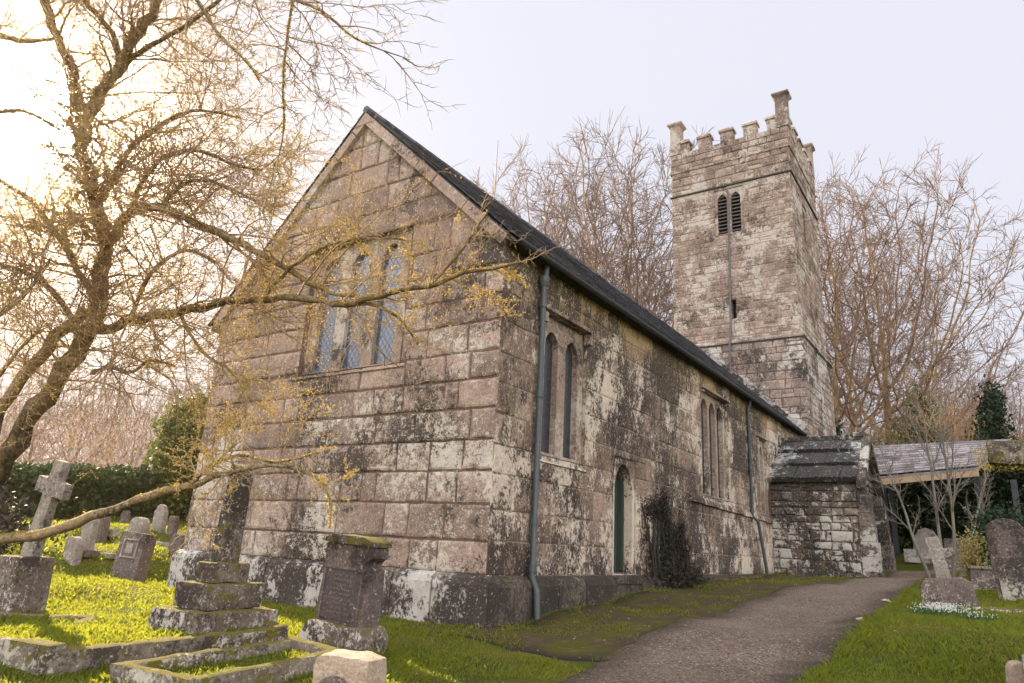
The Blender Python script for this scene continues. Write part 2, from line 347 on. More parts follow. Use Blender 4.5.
# thin high haze: a pale veil mixed over the blue, and the bright aureole round the sun
geo = nt.nodes.new('ShaderNodeTexCoord'); dp = nt.nodes.new('ShaderNodeVectorMath'); dp.operation = 'DOT_PRODUCT'
nt.links.new(geo.outputs['Generated'], dp.inputs[0]); dp.inputs[1].default_value = tuple(SD)
def wm(op, a, b):
    d = nt.nodes.new('ShaderNodeMath'); d.operation = op
    for i, v in enumerate((a, b)):
        if isinstance(v, bpy.types.NodeSocket): nt.links.new(v, d.inputs[i])
        else: d.inputs[i].default_value = v
    return d.outputs[0]
cosv = wm('MAXIMUM', dp.outputs['Value'], 0.)
a1 = wm('MULTIPLY', wm('POWER', cosv, 2000.), 1500.)
a2 = wm('MULTIPLY', wm('POWER', cosv, 110.), 2.)
a3 = wm('MULTIPLY', wm('POWER', cosv, 12.), .3)
aur = wm('ADD', wm('ADD', a1, a2), a3)
veil = nt.nodes.new('ShaderNodeMix'); veil.data_type = 'RGBA'; veil.inputs[0].default_value = .96
nt.links.new(sky.outputs[0], veil.inputs[6]); veil.inputs[7].default_value = (5.2, 5.3, 6.0, 1)
# unseen bright clouds added behind the camera to lift the shaded walls
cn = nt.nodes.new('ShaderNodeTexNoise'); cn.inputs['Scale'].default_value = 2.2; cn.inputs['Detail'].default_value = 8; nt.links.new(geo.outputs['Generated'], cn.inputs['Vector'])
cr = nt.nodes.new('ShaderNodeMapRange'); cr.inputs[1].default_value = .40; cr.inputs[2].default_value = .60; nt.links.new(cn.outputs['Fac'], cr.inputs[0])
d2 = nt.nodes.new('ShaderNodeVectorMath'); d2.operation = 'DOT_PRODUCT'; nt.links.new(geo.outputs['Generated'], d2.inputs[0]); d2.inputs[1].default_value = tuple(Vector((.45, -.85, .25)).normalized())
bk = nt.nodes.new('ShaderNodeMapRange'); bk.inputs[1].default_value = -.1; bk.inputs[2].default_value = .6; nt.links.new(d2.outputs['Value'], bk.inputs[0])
fill_clouds = wm('MULTIPLY', wm('MULTIPLY', cr.outputs[0], bk.outputs[0]), .92)
cm = nt.nodes.new('ShaderNodeMix'); cm.data_type = 'RGBA'; nt.links.new(fill_clouds, cm.inputs[0]); nt.links.new(veil.outputs[2], cm.inputs[6]); cm.inputs[7].default_value = (33, 31, 29.5, 1); veil = cm
ac = nt.nodes.new('ShaderNodeMix'); ac.data_type = 'RGBA'; ac.blend_type = 'ADD'; ac.inputs[0].default_value = 1
sc = nt.nodes.new('ShaderNodeVectorMath'); sc.operation = 'SCALE'; sc.inputs[0].default_value = (1, .93, .80); nt.links.new(aur, sc.inputs['Scale'])
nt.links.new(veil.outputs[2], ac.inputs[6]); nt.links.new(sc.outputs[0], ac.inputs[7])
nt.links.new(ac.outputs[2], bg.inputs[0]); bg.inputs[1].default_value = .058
nt.links.new(bg.outputs[0], wo.inputs[0])
sl = bpy.data.lights.new('sun', 'SUN'); sl.energy = 5; sl.angle = rad(.6); sl.color = (1, .78, .50)
so = bpy.data.objects.new('sun', sl); COL.objects.link(so); so.rotation_euler = SD.to_track_quat('Z', 'Y').to_euler()
S.view_settings.view_transform = 'Standard'; S.view_settings.look = 'None'; S.view_settings.exposure = 1.5; S.view_settings.gamma = 1
S.render.engine = 'CYCLES'; S.cycles.max_bounces = 4; S.cycles.transparent_max_bounces = 8; S.cycles.volume_bounces = 0
S.render.resolution_x = 1024; S.render.resolution_y = 683

# even pale haze box, added round camera and scene for the sun's glow
HZ = bpy.data.materials.new('glow haze'); HZ.use_nodes = True; ht = HZ.node_tree; ht.nodes.clear(); ho = ht.nodes.new('ShaderNodeOutputMaterial'); hv = ht.nodes.new('ShaderNodeVolumePrincipled')
hv.inputs['Color'].default_value = (1, .88, .74, 1); hv.inputs['Density'].default_value = .0008; hv.inputs['Anisotropy'].default_value = .94; ht.links.new(hv.outputs[0], ho.inputs['Volume'])
# ------------------------------------------------------------------ ground, path, verge
def grid_mesh(name, xs, ys, m):
    Xg, Yg = np.meshgrid(xs, ys); Zg = gz_np(Xg, Yg)
    V = np.stack([Xg, Yg, Zg], -1).reshape(-1, 3); nx, ny = len(xs), len(ys)
    fs = []
    for j in range(ny-1):
        for i in range(nx-1): a = j*nx+i; fs.append((a, a+1, a+nx+1, a+nx))
    me = bpy.data.meshes.new(name); me.from_pydata(V.tolist(), [], fs); me.materials.append(m)
    me.polygons.foreach_set('use_smooth', [True]*len(fs))
    return link(bpy.data.objects.new(name, me))
xs = np.concatenate([-26-np.geomspace(1, 290, 30)[::-1], np.arange(-26, 9, .2), 9+np.geomspace(.3, 300, 30)])
ys = np.concatenate([-4-np.geomspace(.4, 300, 24)[::-1], np.arange(-4, 36, .2), 36+np.geomspace(.4, 280, 30)])
tag(grid_mesh('ground', xs, ys, M['ground']), kind='structure')
# path edges, world x at each y  (left edge, right edge)
def lerp_tab(tab, y):
    for (y0, *a), (y1, *b) in zip(tab, tab[1:]):
        if y0 <= y <= y1:
            t = (y-y0)/(y1-y0); t = t*t*(3-2*t) if len(tab) < 3 else t
            return [u+(v-u)*t for u, v in zip(a, b)]
    return list(tab[-1][1:]) if y > tab[-1][0] else list(tab[0][1:])
def edge_pts(pix): return [G(*p) for p in pix]
PR = [G(*p) for p in ((800, 683), (838, 650), (868, 620), (900, 595), (925, 581), (940, 575))]
PL = [G(*p) for p in ((560, 683), (615, 650), (680, 622), (760, 598), (840, 583), (885, 574))]
def strip(name, A, B, m, off, n=90, k=28, wob=.12, z=None, close=False):
    def samp(P, t):
        t *= len(P)-1; i = min(int(t), len(P)-2); return P[i].lerp(P[i+1], t-i)
    mb = MB(); ring = []
    for i in range(n+1):
        t = i/n; a = samp(A, t); b = samp(B, t)
        wa = wob*noise.noise((t*22, 1, 0))+wob*.6*noise.noise((t*70, 1, 5)); wb = wob*noise.noise((t*22, 9, 0))+wob*.6*noise.noise((t*70, 9, 5))
        d = (b-a).normalized(); a = a+d*wa; b = b+d*wb
        row = []
        for j in range(k+1):
            p = a.lerp(b, j/k); row.append((p.x, p.y, gz(p.x, p.y)+off-(.03 if j in (0, k) else 0)))
        ring.append(row)
    for i in range(n):
        for j in range(k):
            e = abs((j+.5)/k-.5)*2
            mb.face([ring[i][j], ring[i][j+1], ring[i+1][j+1], ring[i+1][j]], e)
    return mb, ring
def ext(P, d0, d1):  # extend a polyline beyond both ends
    return [P[0]+(P[0]-P[1]).normalized()*d0]+P+[P[-1]+d1]
PRx = ext(PR, 4, Vector((1.5, 6, 0))); PLx = ext(PL, 4, Vector((2.2, 8, 0)))
mb, _ = strip('path', PLx, PRx, None, .022, 160, 30, .18)
o = mb.build('path', M['path'], None, True); tag(o, kind='structure')
WL = [Vector((-5.70, y, 0)) for y in (5.2, 9, 11, 13.5, 17.5, 21, 22.6)]
VL = [Vector((-6.7, 7.7, 0)), Vector((-5.62, 7.82, 0)), Vector((-5.60, 9.6, 0)), Vector((-5.60, 12, 0)), Vector((-5.58, 16, 0)), Vector((-5.56, 22.4, 0)), Vector((-3.2, 22.5, 0))]
VR = [Vector((-6.5, 7.2, 0)), Vector((-4.7, 6.9, 0)), PL[0]+Vector((.3, 1.2, 0)), PL[1]+Vector((.3, 0, 0)), PL[2]+Vector((.35, 0, 0)), PL[3]+Vector((.35, 0, 0)), PL[4]+Vector((.35, 0, 0))]
mb, _ = strip('verge', VL, VR, None, .012, 90, 20, .16)
o = mb.build('verge', M['verge'], None, True); tag(o, kind='structure')
# ------------------------------------------------------------------ masonry
def clip_poly(poly, a, b, c):   # keep a*u+b*v<=c
    out = []
    for i in range(len(poly)):
        p, q = poly[i], poly[(i+1) % len(poly)]; dp_, dq = a*p[0]+b*p[1]-c, a*q[0]+b*q[1]-c
        if dp_ <= 0: out.append(p)
        if (dp_ < 0) != (dq < 0) and abs(dp_-dq) > 1e-12:
            t = dp_/(dp_-dq); out.append((p[0]+(q[0]-p[0])*t, p[1]+(q[1]-p[1])*t))
    return out
def rect_sub(r, h):
    u0, u1, v0, v1 = r; a0, a1, b0, b1 = h
    if a1 <= u0 or a0 >= u1 or b1 <= v0 or b0 >= v1: return [r]
    out = []
    if b0 > v0: out.append((u0, u1, v0, b0))
    if b1 < v1: out.append((u0, u1, b1, v1))
    w0, w1 = max(v0, b0), min(v1, b1)
    if a0 > u0: out.append((u0, a0, w0, w1))
    if a1 < u1: out.append((a1, u1, w0, w1))
    return out
def inset(poly, d):
    n = len(poly); out = []
    for i in range(n):
        p0, p1, p2 = poly[i-1], poly[i], poly[(i+1) % n]
        e1 = (p1[0]-p0[0], p1[1]-p0[1]); e2 = (p2[0]-p1[0], p2[1]-p1[1])
        l1 = math.hypot(*e1) or 1e-9; l2 = math.hypot(*e2) or 1e-9
        n1 = (-e1[1]/l1, e1[0]/l1); n2 = (-e2[1]/l2, e2[0]/l2)
        b = (n1[0]+n2[0], n1[1]+n2[1]); bb = b[0]**2+b[1]**2
        k = 2*d/bb if bb > .3 else d
        out.append((p1[0]+b[0]*k, p1[1]+b[1]*k))
    return out
def area(p): return sum(p[i][0]*p[(i+1) % len(p)][1]-p[(i+1) % len(p)][0]*p[i][1] for i in range(len(p)))/2
def block(mb, poly, mp, gap, d, fine, rnd, seglen=.14):
    if len(poly) < 3 or area(poly) < .004: return
    # cut edges into short lengths and roughen
    pts = []
    for i in range(len(poly)):
        p, q = poly[i], poly[(i+1) % len(poly)]; L = math.hypot(q[0]-p[0], q[1]-p[1])
        if L < 1e-4: continue
        k = max(1, int(L/seglen)) if fine else 1
        for j in range(k): pts.append((p[0]+(q[0]-p[0])*j/k, p[1]+(q[1]-p[1])*j/k))
    a = rnd.random(); dd = d*(.55+.75*rnd.random())
    o1 = inset(poly_ := pts, gap*.5); ru = gap*.35
    o1 = [(u+rnd.uniform(-ru, ru), v+rnd.uniform(-ru, ru)) for u, v in o1]
    o2 = inset(o1, d*.45); 
    o3 = inset(o1, d*.45+min(.03, gap*1.6))
    if area(o3) < .25*area(poly): o3 = None
    n = len(o1)
    V = [mp(u, v, 0) for u, v in o1]+[mp(u, v, dd*.7) for u, v in o2]
    fs = [(i, (i+1) % n, n+(i+1) % n, n+i) for i in range(n)]
    if o3:
        V += [mp(u, v, dd+rnd.uniform(-.12, .12)*d) for u, v in o3]
        fs += [(n+i, n+(i+1) % n, 2*n+(i+1) % n, 2*n+i) for i in range(n)]
        cu = sum(p[0] for p in o3)/n; cv = sum(p[1] for p in o3)/n
        V.append(mp(cu, cv, dd*1.15)); fs += [(2*n+i, 2*n+(i+1) % n, 3*n) for i in range(n)]
    else: fs.append(tuple(range(n, 2*n)))
    mb.faces(V, fs, a)
def masonry(mb, u0, u1, v0, v1, hts, wds, mp, holes=(), planes=(), gap=.02, d=.02, seed=1, fine=False, tilt=0, keep=None):
    rnd = random.Random(seed); v = v0
    while v < v1-.02:
        h = rnd.uniform(*hts)
        if v1-(v+h) < hts[0]*.6: h = v1-v
        u = u0
        while u < u1-.01:
            w = rnd.uniform(*wds)
            if rnd.random() < .18: w *= .6
            if u1-(u+w) < wds[0]*.5: w = u1-u
            rs = [(u, u+w, v, v+h)]
            if h > hts[0]*1.15 and rnd.random() < .12 and not fine: rs = [(u, u+w, v, v+h*.5), (u, u+w, v+h*.5, v+h)]
            for hl in holes: rs = [q for r in rs for q in rect_sub(r, hl)]
            for r in rs:
                if r[1]-r[0] < .05 or r[3]-r[2] < .05: continue
                t = [rnd.uniform(-tilt, tilt) for _ in range(2)]
                P = [(r[0], r[2]+t[0]*.3), (r[1], r[2]+t[1]*.3), (r[1]+t[0], r[3]), (r[0]+t[1], r[3])]
                for pl in planes: P = clip_poly(P, *pl)
                block(mb, P, mp, gap, d, fine, rnd)
            u += w
        v += h
def backing(mb, u0, u1, v0, v1, mp, holes=(), planes=(), depth=.3, reveal=True):
    us = sorted({u0, u1, *[min(max(h[0], u0), u1) for h in holes], *[min(max(h[1], u0), u1) for h in holes]})
    vs = sorted({v0, v1, *[h[2] for h in holes if v0 < h[2] < v1], *[h[3] for h in holes if v0 < h[3] < v1]})
    for a, b in zip(us, us[1:]):
        for c, d in zip(vs, vs[1:]):
            cu, cv = (a+b)/2, (c+d)/2
            if any(h[0] < cu < h[1] and h[2] < cv < h[3] for h in holes): continue
            P = [(a, c), (b, c), (b, d), (a, d)]
            for pl in planes: P = clip_poly(P, *pl)
            if len(P) > 2: mb.face([mp(u, v, 0) for u, v in P])
    if reveal:
        for a, b, c, d in holes:
            for (p, q) in (((a, c), (b, c)), ((b, c), (b, d)), ((b, d), (a, d)), ((a, d), (a, c))):
                mb.face([mp(*p, 0.02), mp(*q, 0.02), mp(*q, -depth), mp(*p, -depth)])
def arch_pts(a, b, sp, n=10, pointed=0.):
    c = (a+b)/2; r = (b-a)/2; P = []
    for i in range(n+1):
        an = math.pi*i/n; u = c+r*math.cos(an); v = sp+r*math.sin(an)*(1+pointed*math.sin(an)**3)
        P.append((u, v))
    return P            # from the right springing over to the left
def frame(mb, u0, u1, v0, v1, lights, mp, z0, z1, pointed=.25, sill=.06):
    """stone plate with arched openings; z0 back, z1 front"""
    def quad(p, q, r, s): mb.face([mp(*p, z1), mp(*q, z1), mp(*r, z1), mp(*s, z1)])
    cur = u0
    for a, b, sp in lights:
        quad((cur, v0), (a, v0), (a, v1), (cur, v1)); cur = b
        quad((a, v0), (b, v0), (b, v0+sill), (a, v0+sill))
        A = arch_pts(a, b, sp, 12, pointed)
        for (p, q) in zip(A, A[1:]):
            quad((q[0], q[1]), (p[0], p[1]), (p[0], v1), (q[0], v1))
        L = [(a, v0+sill), (b, v0+sill)]+A
        for p, q in zip(L, L[1:]+L[:1]):
            mb.face([mp(*p, z1), mp(*q, z1), mp(*q, z0), mp(*p, z0)])
    quad((cur, v0), (u1, v0), (u1, v1), (cur, v1))
    for p, q in (((u0, v0), (u1, v0)), ((u1, v0), (u1, v1)), ((u1, v1), (u0, v1)), ((u0, v1), (u0, v0))):
        mb.face([mp(*p, z1), mp(*p, z0), mp(*q, z0), mp(*q, z1)])

church = empty('parish_church', (-9.3, 8, -1.1))
tag(church, 'weathered granite parish church with steep slate roof, square battlemented tower and a side porch', 'church')
def adopt(o, parent):   # parent while keeping world placement of geometry
    o.parent = parent; o.matrix_parent_inverse = Matrix.Translation(-Vector(parent.location)) if parent.type == 'EMPTY' else Matrix.Identity(4)
    return o
def cbuild(mb, name, m, parent=None, smooth=False, label=None):
    o = mb.build(name, m, None, smooth); adopt(o, parent or church)
    if label: o['label'] = label
    return o
XL, XR, YG, YT = -12.85, -5.77, 8.0, 27.0
RX, RZ = -9.15, 7.80           # ridge
gab = lambda u, v, w: (u, YG-w, v)
sid = lambda u, v, w: (XR+w, u, v)
sr = (RZ-4.46)/(-5.5-RX); slft = (RZ-4.05)/(RX+13.1)
# planes keeping below the rake, .10 under the slates
pls = [(sr, 1, RZ+sr*RX-.14), (-slft, 1, RZ-slft*RX-.14)]
GW = (-10.2, -7.72, 2.72, 5.14)
mb = MB(); backing(mb, XL+.02, XR-.02, -1.6, 7.9, gab, [GW], pls, .35); mb.box(XR-.2, XR+.004, YG-.004, YG+.2, -1.2, 4.2); gw = cbuild(mb, 'gable_wall', M['mortar'])
mb = MB()
hs = [-.42, .02, .52, .98, 1.42, 1.88, 2.32, 2.74, 3.2, 3.62, 4.1, 4.55, 5.1, 5.6, 6.1, 6.6, 7.1, 7.7]
for i, (a, b) in enumerate(zip(hs, hs[1:])):
    masonry(mb, XL, XR+.018, a, b, (b-a, b-a+.01), (.42, 1.15), gab, [GW], pls, .026, .030, 11+i, True, .018)
cbuild(mb, 'masonry', M['gable'], gw)
# side wall
HW = [(9.12, 10.62, 1.36, 3.66), (16.5, 18.5, 1.36, 3.92), (21.2, 22.25, 1.24, 3.45), (11.74, 12.70, -.42, 1.68)]
ST = 4.50
mb = MB(); backing(mb, YG+.02, YT, -1.6, ST, sid, HW, [], .38); sw = cbuild(mb, 'side_wall', M['mortar side'])
mb = MB()
hs2 = [-1.05, -.42, .04, .46, .95, 1.36, 1.8, 2.25, 2.7, 3.2, 3.66, 4.0, ST]
for i, (a, b) in enumerate(zip(hs2, hs2[1:])):
    masonry(mb, YG-.022, 22.6, a, b, (b-a, b-a+.01), (.42, 1.1) if i else (.6, 1.3), sid, HW, [], .018, .016, 51+i, True, .02)
masonry(mb, 22.6, YT, 2, ST, (.3, .45), (.4, .9), sid, [], [], .02, .028, 93)
cbuild(mb, 'masonry', M['side'], sw)
# hidden north wall and back so that the building is solid
mb = MB(); mb.box(XL, XL+.3, YG+.05, YT, -1.6, 4.0); cbuild(mb, 'far_wall', M['gable'])
# plinth round gable and side
mb = MB()
def plinth(mp, u0, u1, zt, n, seed, pr=.13, zb=-1.45):
    rnd = random.Random(seed); u = u0
    while u < u1-.01:
        w = rnd.uniform(.55, 1.25)
        if u1-(u+w) < .4: w = u1-u
        a = rnd.random(); g = .012; q = pr+rnd.uniform(-.012, .012)
        v = [(u+g, zb, q), (u+w-g, zb, q), (u+w-g, zt-.14, q), (u+g, zt-.14, q), (u+w-g, zt-.06, q-.03), (u+g, zt-.06, q-.03), (u+w-g, zt, .0), (u+g, zt, .0)]
        V = [mp(*p) for p in v]+[mp(u+g, zb, 0), mp(u+w-g, zb, 0)]
        mb.faces(V, [(0, 1, 2, 3), (3, 2, 4, 5), (5, 4, 6, 7), (0, 3, 5, 7, 8), (1, 9, 6, 4, 2)], a); u += w
    return
plinth(gab, XL-.1, XR+.13, -.40, 8, 5)
cbuild(mb, 'plinth', M['plinth'])
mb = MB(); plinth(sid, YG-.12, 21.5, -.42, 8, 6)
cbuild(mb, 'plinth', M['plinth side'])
# sill string on the side wall
mb = MB()
rnd = random.Random(4); u = 15.6
while u < 22.4:
    w = min(rnd.uniform(.7, 1.4), 22.5-u); z = 1.26-.02*(u-15.6)
    for (a, b) in ((u+.006, u+w-.006),):
        mb.faces([sid(a, z-.12, 0), sid(b, z-.12, 0), sid(b, z-.1, .09), sid(a, z-.1, .09), sid(b, z, .07), sid(a, z, .07), sid(b, z+.09, 0), sid(a, z+.09, 0)], [(0, 1, 2, 3), (3, 2, 4, 5), (5, 4, 6, 7), (0, 3, 5, 7), (1, 6, 4, 2)], rnd.random())
    u += w
cbuild(mb, 'string_course', M['side'])
# white patched plaster scar is left to the lichen; dressed corner stones carry on in the masonry
# gable window
def win(holes, lights, mp, zf, zb, gz_, mname, fm='dressed', gm='glass', pointed=.3, parent=None, name='window'):
    a, b, c, d = holes; mb = MB(); frame(mb, a, b, c, d, lights, mp, zb, zf, pointed)
    w = cbuild(mb, name, M[fm], parent)
    mb = MB(); mb.face([mp(a, c, gz_), mp(b, c, gz_), mp(b, d, gz_), mp(a, d, gz_)])
    cbuild(mb, 'glass', M[gm], w); return w
GL = [(-9.98, -9.50, 4.64), (-9.24, -8.76, 4.64), (-8.50, -8.02, 4.64)]
w = win(GW, GL, gab, -.09, -.22, -.17, 'w')
mb = MB()   # sill and hood of the gable window
mb.faces([gab(-10.3, 2.60, 0), gab(-7.62, 2.60, 0), gab(-7.62, 2.64, .06), gab(-10.3, 2.64, .06), gab(-7.62, 2.76, -.1), gab(-10.3, 2.76, -.1)], [(0, 1, 2, 3), (3, 2, 4, 5), (0, 3, 5), (1, 4, 2)])
cbuild(mb, 'sill', M['dressed'], w)
def hood(mb, mp, a, b, z, drop=.28, pr=.10, t=.12):
    for (u0, u1, z0, z1) in ((a, b, z, z+t), (a, a+.11, z-drop, z), (b-.11, b, z-drop, z)):
        mb.faces([mp(u0, z0, -.02), mp(u1, z0, -.02), mp(u1, z0+.02, pr), mp(u0, z0+.02, pr), mp(u1, z1-.04, pr), mp(u0, z1-.04, pr), mp(u1, z1, -.02), mp(u0, z1, -.02)],
                 [(0, 1, 2, 3), (3, 2, 4, 5), (5, 4, 6, 7), (0, 3, 5, 7), (1, 6, 4, 2)])
# side windows: deep splayed two-light
for (h, ls) in ((HW[0], [(9.32, 9.74, 3.18), (10.0, 10.42, 3.18)]), (HW[1], [(16.68, 17.14, 3.5), (17.27, 17.73, 3.5), (17.86, 18.32, 3.5)]), (HW[2], [(21.35, 21.68, 3.08), (21.78, 22.1, 3.08)])):
    w = win(h, ls, sid, -.05, -.20, -.16, 'w', 'dressed', 'glass plain', .15)
    mb = MB(); hood(mb, sid, h[0]-.06, h[1]+.06, h[3]+.02, .22 if h is not HW[1] else .1); cbuild(mb, 'hood_mould', M['dressed'], w)
    mb = MB(); mb.faces([sid(h[0]-.05, h[2]-.13, 0), sid(h[1]+.05, h[2]-.13, 0), sid(h[1]+.05, h[2]-.11, .05), sid(h[0]-.05, h[2]-.11, .05), sid(h[1]+.05, h[2]+.03, -.07), sid(h[0]-.05, h[2]+.03, -.07)], [(0, 1, 2, 3), (3, 2, 4, 5), (0, 3, 5), (1, 4, 2)])
    cbuild(mb, 'sill', M['side'], w)
# priest's door
h = HW[3]; mb = MB(); frame(mb, h[0], h[1], h[2], h[3], [(h[0]+.10, h[1]-.10, 1.10)], sid, -.36, -.005, .25, .02)
dfr = cbuild(mb, 'door', M['side'], None, False, 'narrow arched priest door in the side wall')
mb = MB(); yb0, yb1 = h[0]+.10, h[1]-.10
for k in range(6):
    a = yb0+(yb1-yb0)*k/6; b = yb0+(yb1-yb0)*(k+1)/6-.012; mb.box(XR-.34, XR-.29, a, b, -.42, 1.6)
lf = cbuild(mb, 'door_leaf', M['green door'], dfr, False, 'green painted plank door leaf')
mb = MB(); mb.box(XR-.29, XR-.17, yb0, yb0+.06, -.35, 1.35); mb.box(XR-.29, XR-.17, yb1-.06, yb1, -.35, 1.35)
cbuild(mb, 'door_frame', M['green door'], dfr)
mb = MB(); mb.box(XR-.3, XR+.16, h[0]-.08, h[1]+.08, -.56, -.42); cbuild(mb, 'doorstep', M['plinth side'], dfr)
# ---- roof
def slates(mb, e0, e1, r0, r1, row, wd, th, seed, lift=.0):
    """quad e0-e1 eave, r0-r1 ridge"""
    rnd = random.Random(seed); e0, e1, r0, r1 = map(Vector, (e0, e1, r0, r1)); n = int((r0-e0).length/row)
    nrm = (e1-e0).cross(r0-e0).normalized()
    if nrm.z < 0: nrm = -nrm
    for i in range(n):
        t0 = i/n; t1 = min(1, (i+1.35)/n); a0 = e0.lerp(r0, t0); b0 = e1.lerp(r1, t0); a1 = e0.lerp(r0, t1); b1 = e1.lerp(r1, t1)
        L = (b0-a0).length; s = -rnd.random()*wd
        while s < L:
            w = rnd.uniform(.75, 1.25)*wd; x0 = max(0, s)/L; x1 = min(L, s+w-.006)/L; s += w
            if x1 <= x0: continue
            dz = rnd.uniform(0, .008); dd = rnd.uniform(-.012, .012)
            p = a0.lerp(b0, x0); q = a0.lerp(b0, x1); r = a1.lerp(b1, x1); u_ = a1.lerp(b1, x0); dn = (a0-a1).normalized()*dd
            up_ = nrm*(th*1.6+dz); lo = nrm*.004
            V = [p+up_+dn, q+up_+dn, r+lo+nrm*.004, u_+lo+nrm*.004, p+nrm*(th*.6)+dn, q+nrm*(th*.6)+dn]
            mb.faces(V, [(0, 1, 2, 3), (4, 5, 1, 0), (4, 0, 3), (5, 2, 1)], rnd.random())
YR0 = 7.86
mb = MB(); slates(mb, (-5.54, YR0, 4.45), (-5.54, YT, 4.45), (RX, YR0, RZ), (RX, YT, RZ), .22, .3, .016, 3)
slates(mb, (-13.15, YR0, 4.0), (-13.15, YT, 4.0), (RX, YR0, RZ), (RX, YT, RZ), .24, .34, .016, 4)
roof = cbuild(mb, 'roof', M['slate'])
mb = MB()
for s_, (ex, ez) in ((1, (-5.56, 4.43)), (-1, (-13.13, 3.98))):
    # boarding under the slates, 8 cm
    a = Vector((RX, 0, RZ-.005)); b = Vector((ex, 0, ez-.01)); dn = Vector((0, 0, -.05))
    V = [(p.x, y, p.z) for y in (YR0+.09, YT) for p in (a, b, b+dn, a+dn)]
    mb.faces(V, [(0, 1, 2, 3), (7, 6, 5, 4), (0, 4, 5, 1), (1, 5, 6, 2), (2, 6, 7, 3)])
cbuild(mb, 'roof_boards', M['gutter'], roof)
mb = MB()
for k in range(42):
    y = YR0+k*(YT-YR0)/42; mb.tube([(RX, y, RZ+.03), (RX, y+.445, RZ+.03)], [.075, .07], 7, random.Random(k).random(), True)
cbuild(mb, 'ridge_tiles', M['slate'], roof)
# raking stones along the gable
mb = MB()
for (ex, ez, k) in ((-5.66, 4.52, 1), (-13.0, 4.12, 0)):
    A = Vector((RX, 0, RZ-.035)); B = Vector((ex, 0, ez-.035)); L = (B-A).length; dn = Vector((-(B-A).z, 0, (B-A).x)).normalized()
    if dn.z > 0: dn = -dn
    n = 7; rnd = random.Random(9+k)
    cuts = [0]+sorted(rnd.uniform(.08, .92) for _ in range(5))+[1]
    for t0, t1 in zip(cuts, cuts[1:]):
        p, q = A.lerp(B, t0+.002), A.lerp(B, t1-.002); wdt = dn*.18
        V = [(v.x, y, v.z) for y in (YG-.12, YG+.02) for v in (p, q, q+wdt, p+wdt)]
        mb.faces(V, [(3, 2, 1, 0), (4, 5, 6, 7), (0, 1, 5, 4), (1, 2, 6, 5), (2, 3, 7, 6), (3, 0, 4, 7)], rnd.random())
mb.faces([(RX-.26, y, RZ-.29) for y in (YG-.13, YG+.1)]+[(RX+.26, y, RZ-.29) for y in (YG-.13, YG+.1)]+[(RX, y, RZ-.03) for y in (YG-.13, YG+.1)], [(0, 2, 4), (1, 5, 3), (0, 4, 5, 1), (2, 3, 5, 4), (0, 1, 3, 2)], .5)
cbuild(mb, 'raking_stone', M['dressed pale'], gw)
mb = MB()
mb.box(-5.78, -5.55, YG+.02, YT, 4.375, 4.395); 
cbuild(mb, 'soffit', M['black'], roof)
mb = MB()
P = []
for k in range(9): an = math.pi+math.pi*k/8; P.append((-5.50+.058*math.cos(an), 4.405+.058*math.sin(an)))
P += [(-5.50+.048*math.cos(math.pi*2-math.pi*k/8), 4.407+.048*math.sin(math.pi*2-math.pi*k/8)) for k in range(9)]
n = len(P)
for y0, y1 in zip([YR0+.05+1.9*i for i in range(10)], [YR0+.05+1.9*(i+1)-.01 for i in range(10)]):
    V = [(x, y, z) for y in (y0, min(y1, YT)) for x, z in P]
    mb.faces(V, [(i, (i+1) % n, n+(i+1) % n, n+i) for i in range(n)]+[tuple(range(n)), tuple(range(2*n-1, n-1, -1))])
for y in np.arange(8.2, 27, .9): mb.box(-5.56, -5.50, y, y+.03, 4.34, 4.40)
cbuild(mb, 'gutter', M['gutter'], roof)
# lightning rod on the ridge
mb = MB(); mb.tube([(RX, 12.1, 7.8), (RX, 12.1, 9.5)], [.014, .007], 6, .5, True); cbuild(mb, 'lightning_rod', M['lead'], roof)
# mossy stones of the roof end against the tower
mb = MB(); rnd = random.Random(8)
for k in range(26):
    t = k/26; x = RX+(-5.5-RX)*t+.03; z = RZ+(4.44-RZ)*t
    mb.box(-.09, .09, -.1, .1, -.05, rnd.uniform(.06, .13), rnd.random(), Matrix.Translation((x, YT-.14, z+.05)) @ Matrix.Rotation(rad(44+rnd.uniform(-8, 8)), 4, 'Y'))
cbuild(mb, 'verge_stones', M['porch slab'], roof)
# drainpipes
mb = MB(); px = XR+.10
mb.tube([(px+.04, 8.98, 4.37), (px+.03, 8.98, 4.25), (px, 8.98, 4.1), (px, 8.98, -.42), (px+.09, 8.98, -.60), (px+.12, 8.98, -1.02)], .048, 10, .5)
dp1 = cbuild(mb, 'drainpipe', M['pipe'], None, True, 'blue grey drainpipe nearest the gable corner')
mb = MB()
for z in (3.66, 2.2, .3, -.36):
    c_ = MB(); c_.tube([(px, 8.98, z), (px, 8.98, z+.1)], .062, 10, .5, True); cbuild(c_, 'collar', M['pipe'], dp1)
mb.tube([(px, 8.98, 4.02), (px, 8.98, 4.10), (px, 8.98, 4.18)], [.06, .085, .09], 10, .5, True)
cbuild(mb, 'rainwater_hopper', M['pipe'], dp1)
mb = MB()
mb.tube([(px+.04, 20.3, 4.37), (px+.03, 20.3, 4.25), (px-.02, 20.3, 4.1), (px-.02, 20.3, 1.12), (px+.10, 20.42, .98), (px+.13, 20.95, -.30), (px+.14, 20.97, -.6)], .045, 8, .5)
dp2 = cbuild(mb, 'drainpipe', M['pipe'], None, True, 'farther drainpipe with a bent foot over the sill string')
mb = MB()
for z in (3.7, 2.4, 1.2):
    mb = MB(); mb.tube([(px-.02, 20.3, z), (px-.02, 20.3, z+.09)], .06, 8, .5, True); cbuild(mb, 'collar', M['pipe'], dp2)

